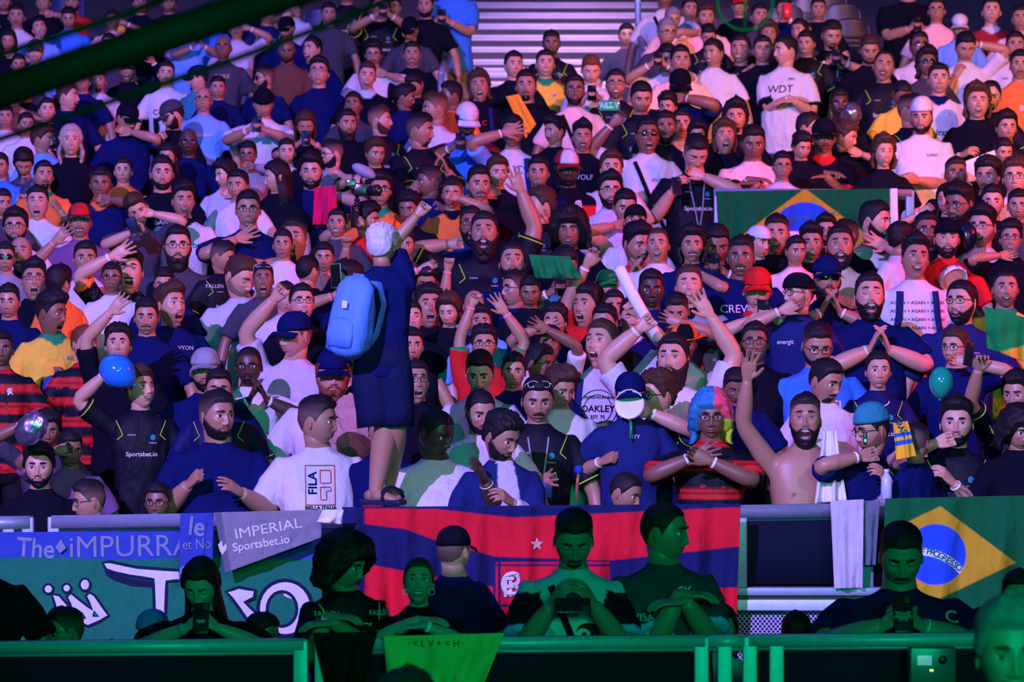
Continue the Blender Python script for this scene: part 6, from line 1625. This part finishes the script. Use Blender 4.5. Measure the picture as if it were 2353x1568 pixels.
c = np.array(wp(1808, 26, 29)); m = MB(); V, Fc = tube([(0, 0, -.07), (0, 0, -.065), (0, 0, .07)], [.03, .035, .05], 20); m.add(V, Fc, (.75, .03, .04)); o = m.build('drinking_cup', M_PLASTIC, loc=tuple(c)); tag(o, 'red drinking cup held at the top edge of the picture', 'cup')
# sports camera with furry microphone
def camera_rig():
    d = 21.8; e = empty('video_camera', wp(822, 430, d), 'video camera with grey furry microphone and small teal monitor', 'video camera')
    def part(nm, V, Fc, c, mat=M_PLASTIC, par=None): m = MB(); m.add(V, Fc, c); return m.build(nm, mat, par or e)
    K = (.012, .012, .016)
    b = part('camera_body', *rbox((.03, 0, -.02), (.06, .05, .045), .01), K)
    part('lens', *tube([(.09, -.03, -.03), (.12, -.06, -.03), (.15, -.09, -.03), (.155, -.095, -.03)], [.038, .040, .044, .036], 24), K)
    part('lens_glass', *sphere((.151, -.092, -.03), (.034, .01, .034), 20, 12), (.05, .07, .12), M_LENS)
    V, Fc = sphere((0, 0, 0), (1, 1, 1), 48, 32); V = V * (1 + .05 * fnoise(V, 3, 30) + .04 * fnoise(V, 8, 60))[:, None] * np.array((.095, .048, .042)); V = V @ rotm(0, 0, 28).T + np.array((.045, 0, .115))
    part('furry_microphone', V, Fc, (.30, .31, .42), M_HAIR)
    part('microphone_mount', *tube([(.02, 0, .02), (.025, 0, .06), (.04, 0, .09)], [.008] * 3, 8), K)
    mo = part('monitor', *rbox((-.045, -.05, .025), (.034, .008, .026), .005), K)
    m = MB(); V, Fc = rbox((-.045, -.0595, .025), (.027, .001, .018), .0005); m.add(V, Fc); m.build('monitor_screen', M_SCREEN, mo)
    for k in range(7): part('gimbal_ring', *tube([(-.005 + .004 * math.sin(k), 0, -.09 - .028 * k), (-.005, 0, -.105 - .028 * k)], [.024 + .006 * (k % 2), .022], 16), K)
    part('gimbal_handle', *tube([(-.005, 0, -.06), (-.005, 0, -.30)], [.014, .016], 14), K)
    part('side_grip', *tube([(-.03, 0, .12), (-.035, -.01, .06), (-.03, 0, 0)], [.008] * 3, 8), K)
camera_rig()
# control box by the front barrier
e = empty('control_box', wp(2140, 1568, 12.85), 'grey control box with small lit screen on the right barrier panel', 'control box')
m = MB(); V, Fc = rbox((0, 0, -.02), (.100, .05, .175), .008); m.add(V, Fc, (.06, .09, .09)); m.build('housing', M_PLASTIC, e)
M_LCD = mat_flat('lcd', (.2, .45, .5), .3, 0, (.25, .75, .8), .35); m = MB(); V, Fc = rbox((-.036, -.052, .098), (.031, .002, .021), .002); m.add(V, Fc); m.build('screen', M_LCD, e)
m = MB(); V, Fc = tube([(.042, -.045, .10), (.042, -.056, .10)], [.020, .019], 20); m.add(V, Fc, (.02, .03, .03)); m.build('dial', M_PLASTIC, e)
m = MB(); V, Fc = rbox((-.006, -.052, .055), (.008, .002, .005), .001); m.add(V, Fc); m.build('indicator_light', mat_flat('yellow_led', (.5, .5, .05), .3, 0, (.7, 1, .1), 1.2), e)
# hoop earrings of the young woman at the rail
for sg in (-1, 1):
    c = np.array(wp(962 + sg * 30, 1361, 13.12)); P = [(math.cos(t) * .013, 0, math.sin(t) * .013) for t in np.linspace(0, 2 * math.pi, 25)]; V, Fc = tube(P, [.0013] * 25, 6, cap=False); m = MB(); m.add(V, Fc, (.8, .8, .75)); tag(m.build('hoop_earring', M_PLASTIC, loc=tuple(c)), 'hoop earring on the %s side of the young woman looking up' % ('left' if sg < 0 else 'right'), 'earring')

# ------------------------------------------------------------------ build the crowd
for _i in range(0, len(PR), 25):
    grp = PR[_i:_i + 25]
    fused = fuse_batch([shirt_raw(pr) + ((.0125 if pr['h'] > 88 else .0155 if pr['h'] > 72 else .019) * pr['s'],) for pr in grp], 3, .6)
    for pr, f in zip(grp, fused): build_person(pr, f)
    del fused; gc.collect()
bpy.data.scenes.remove(TMP)
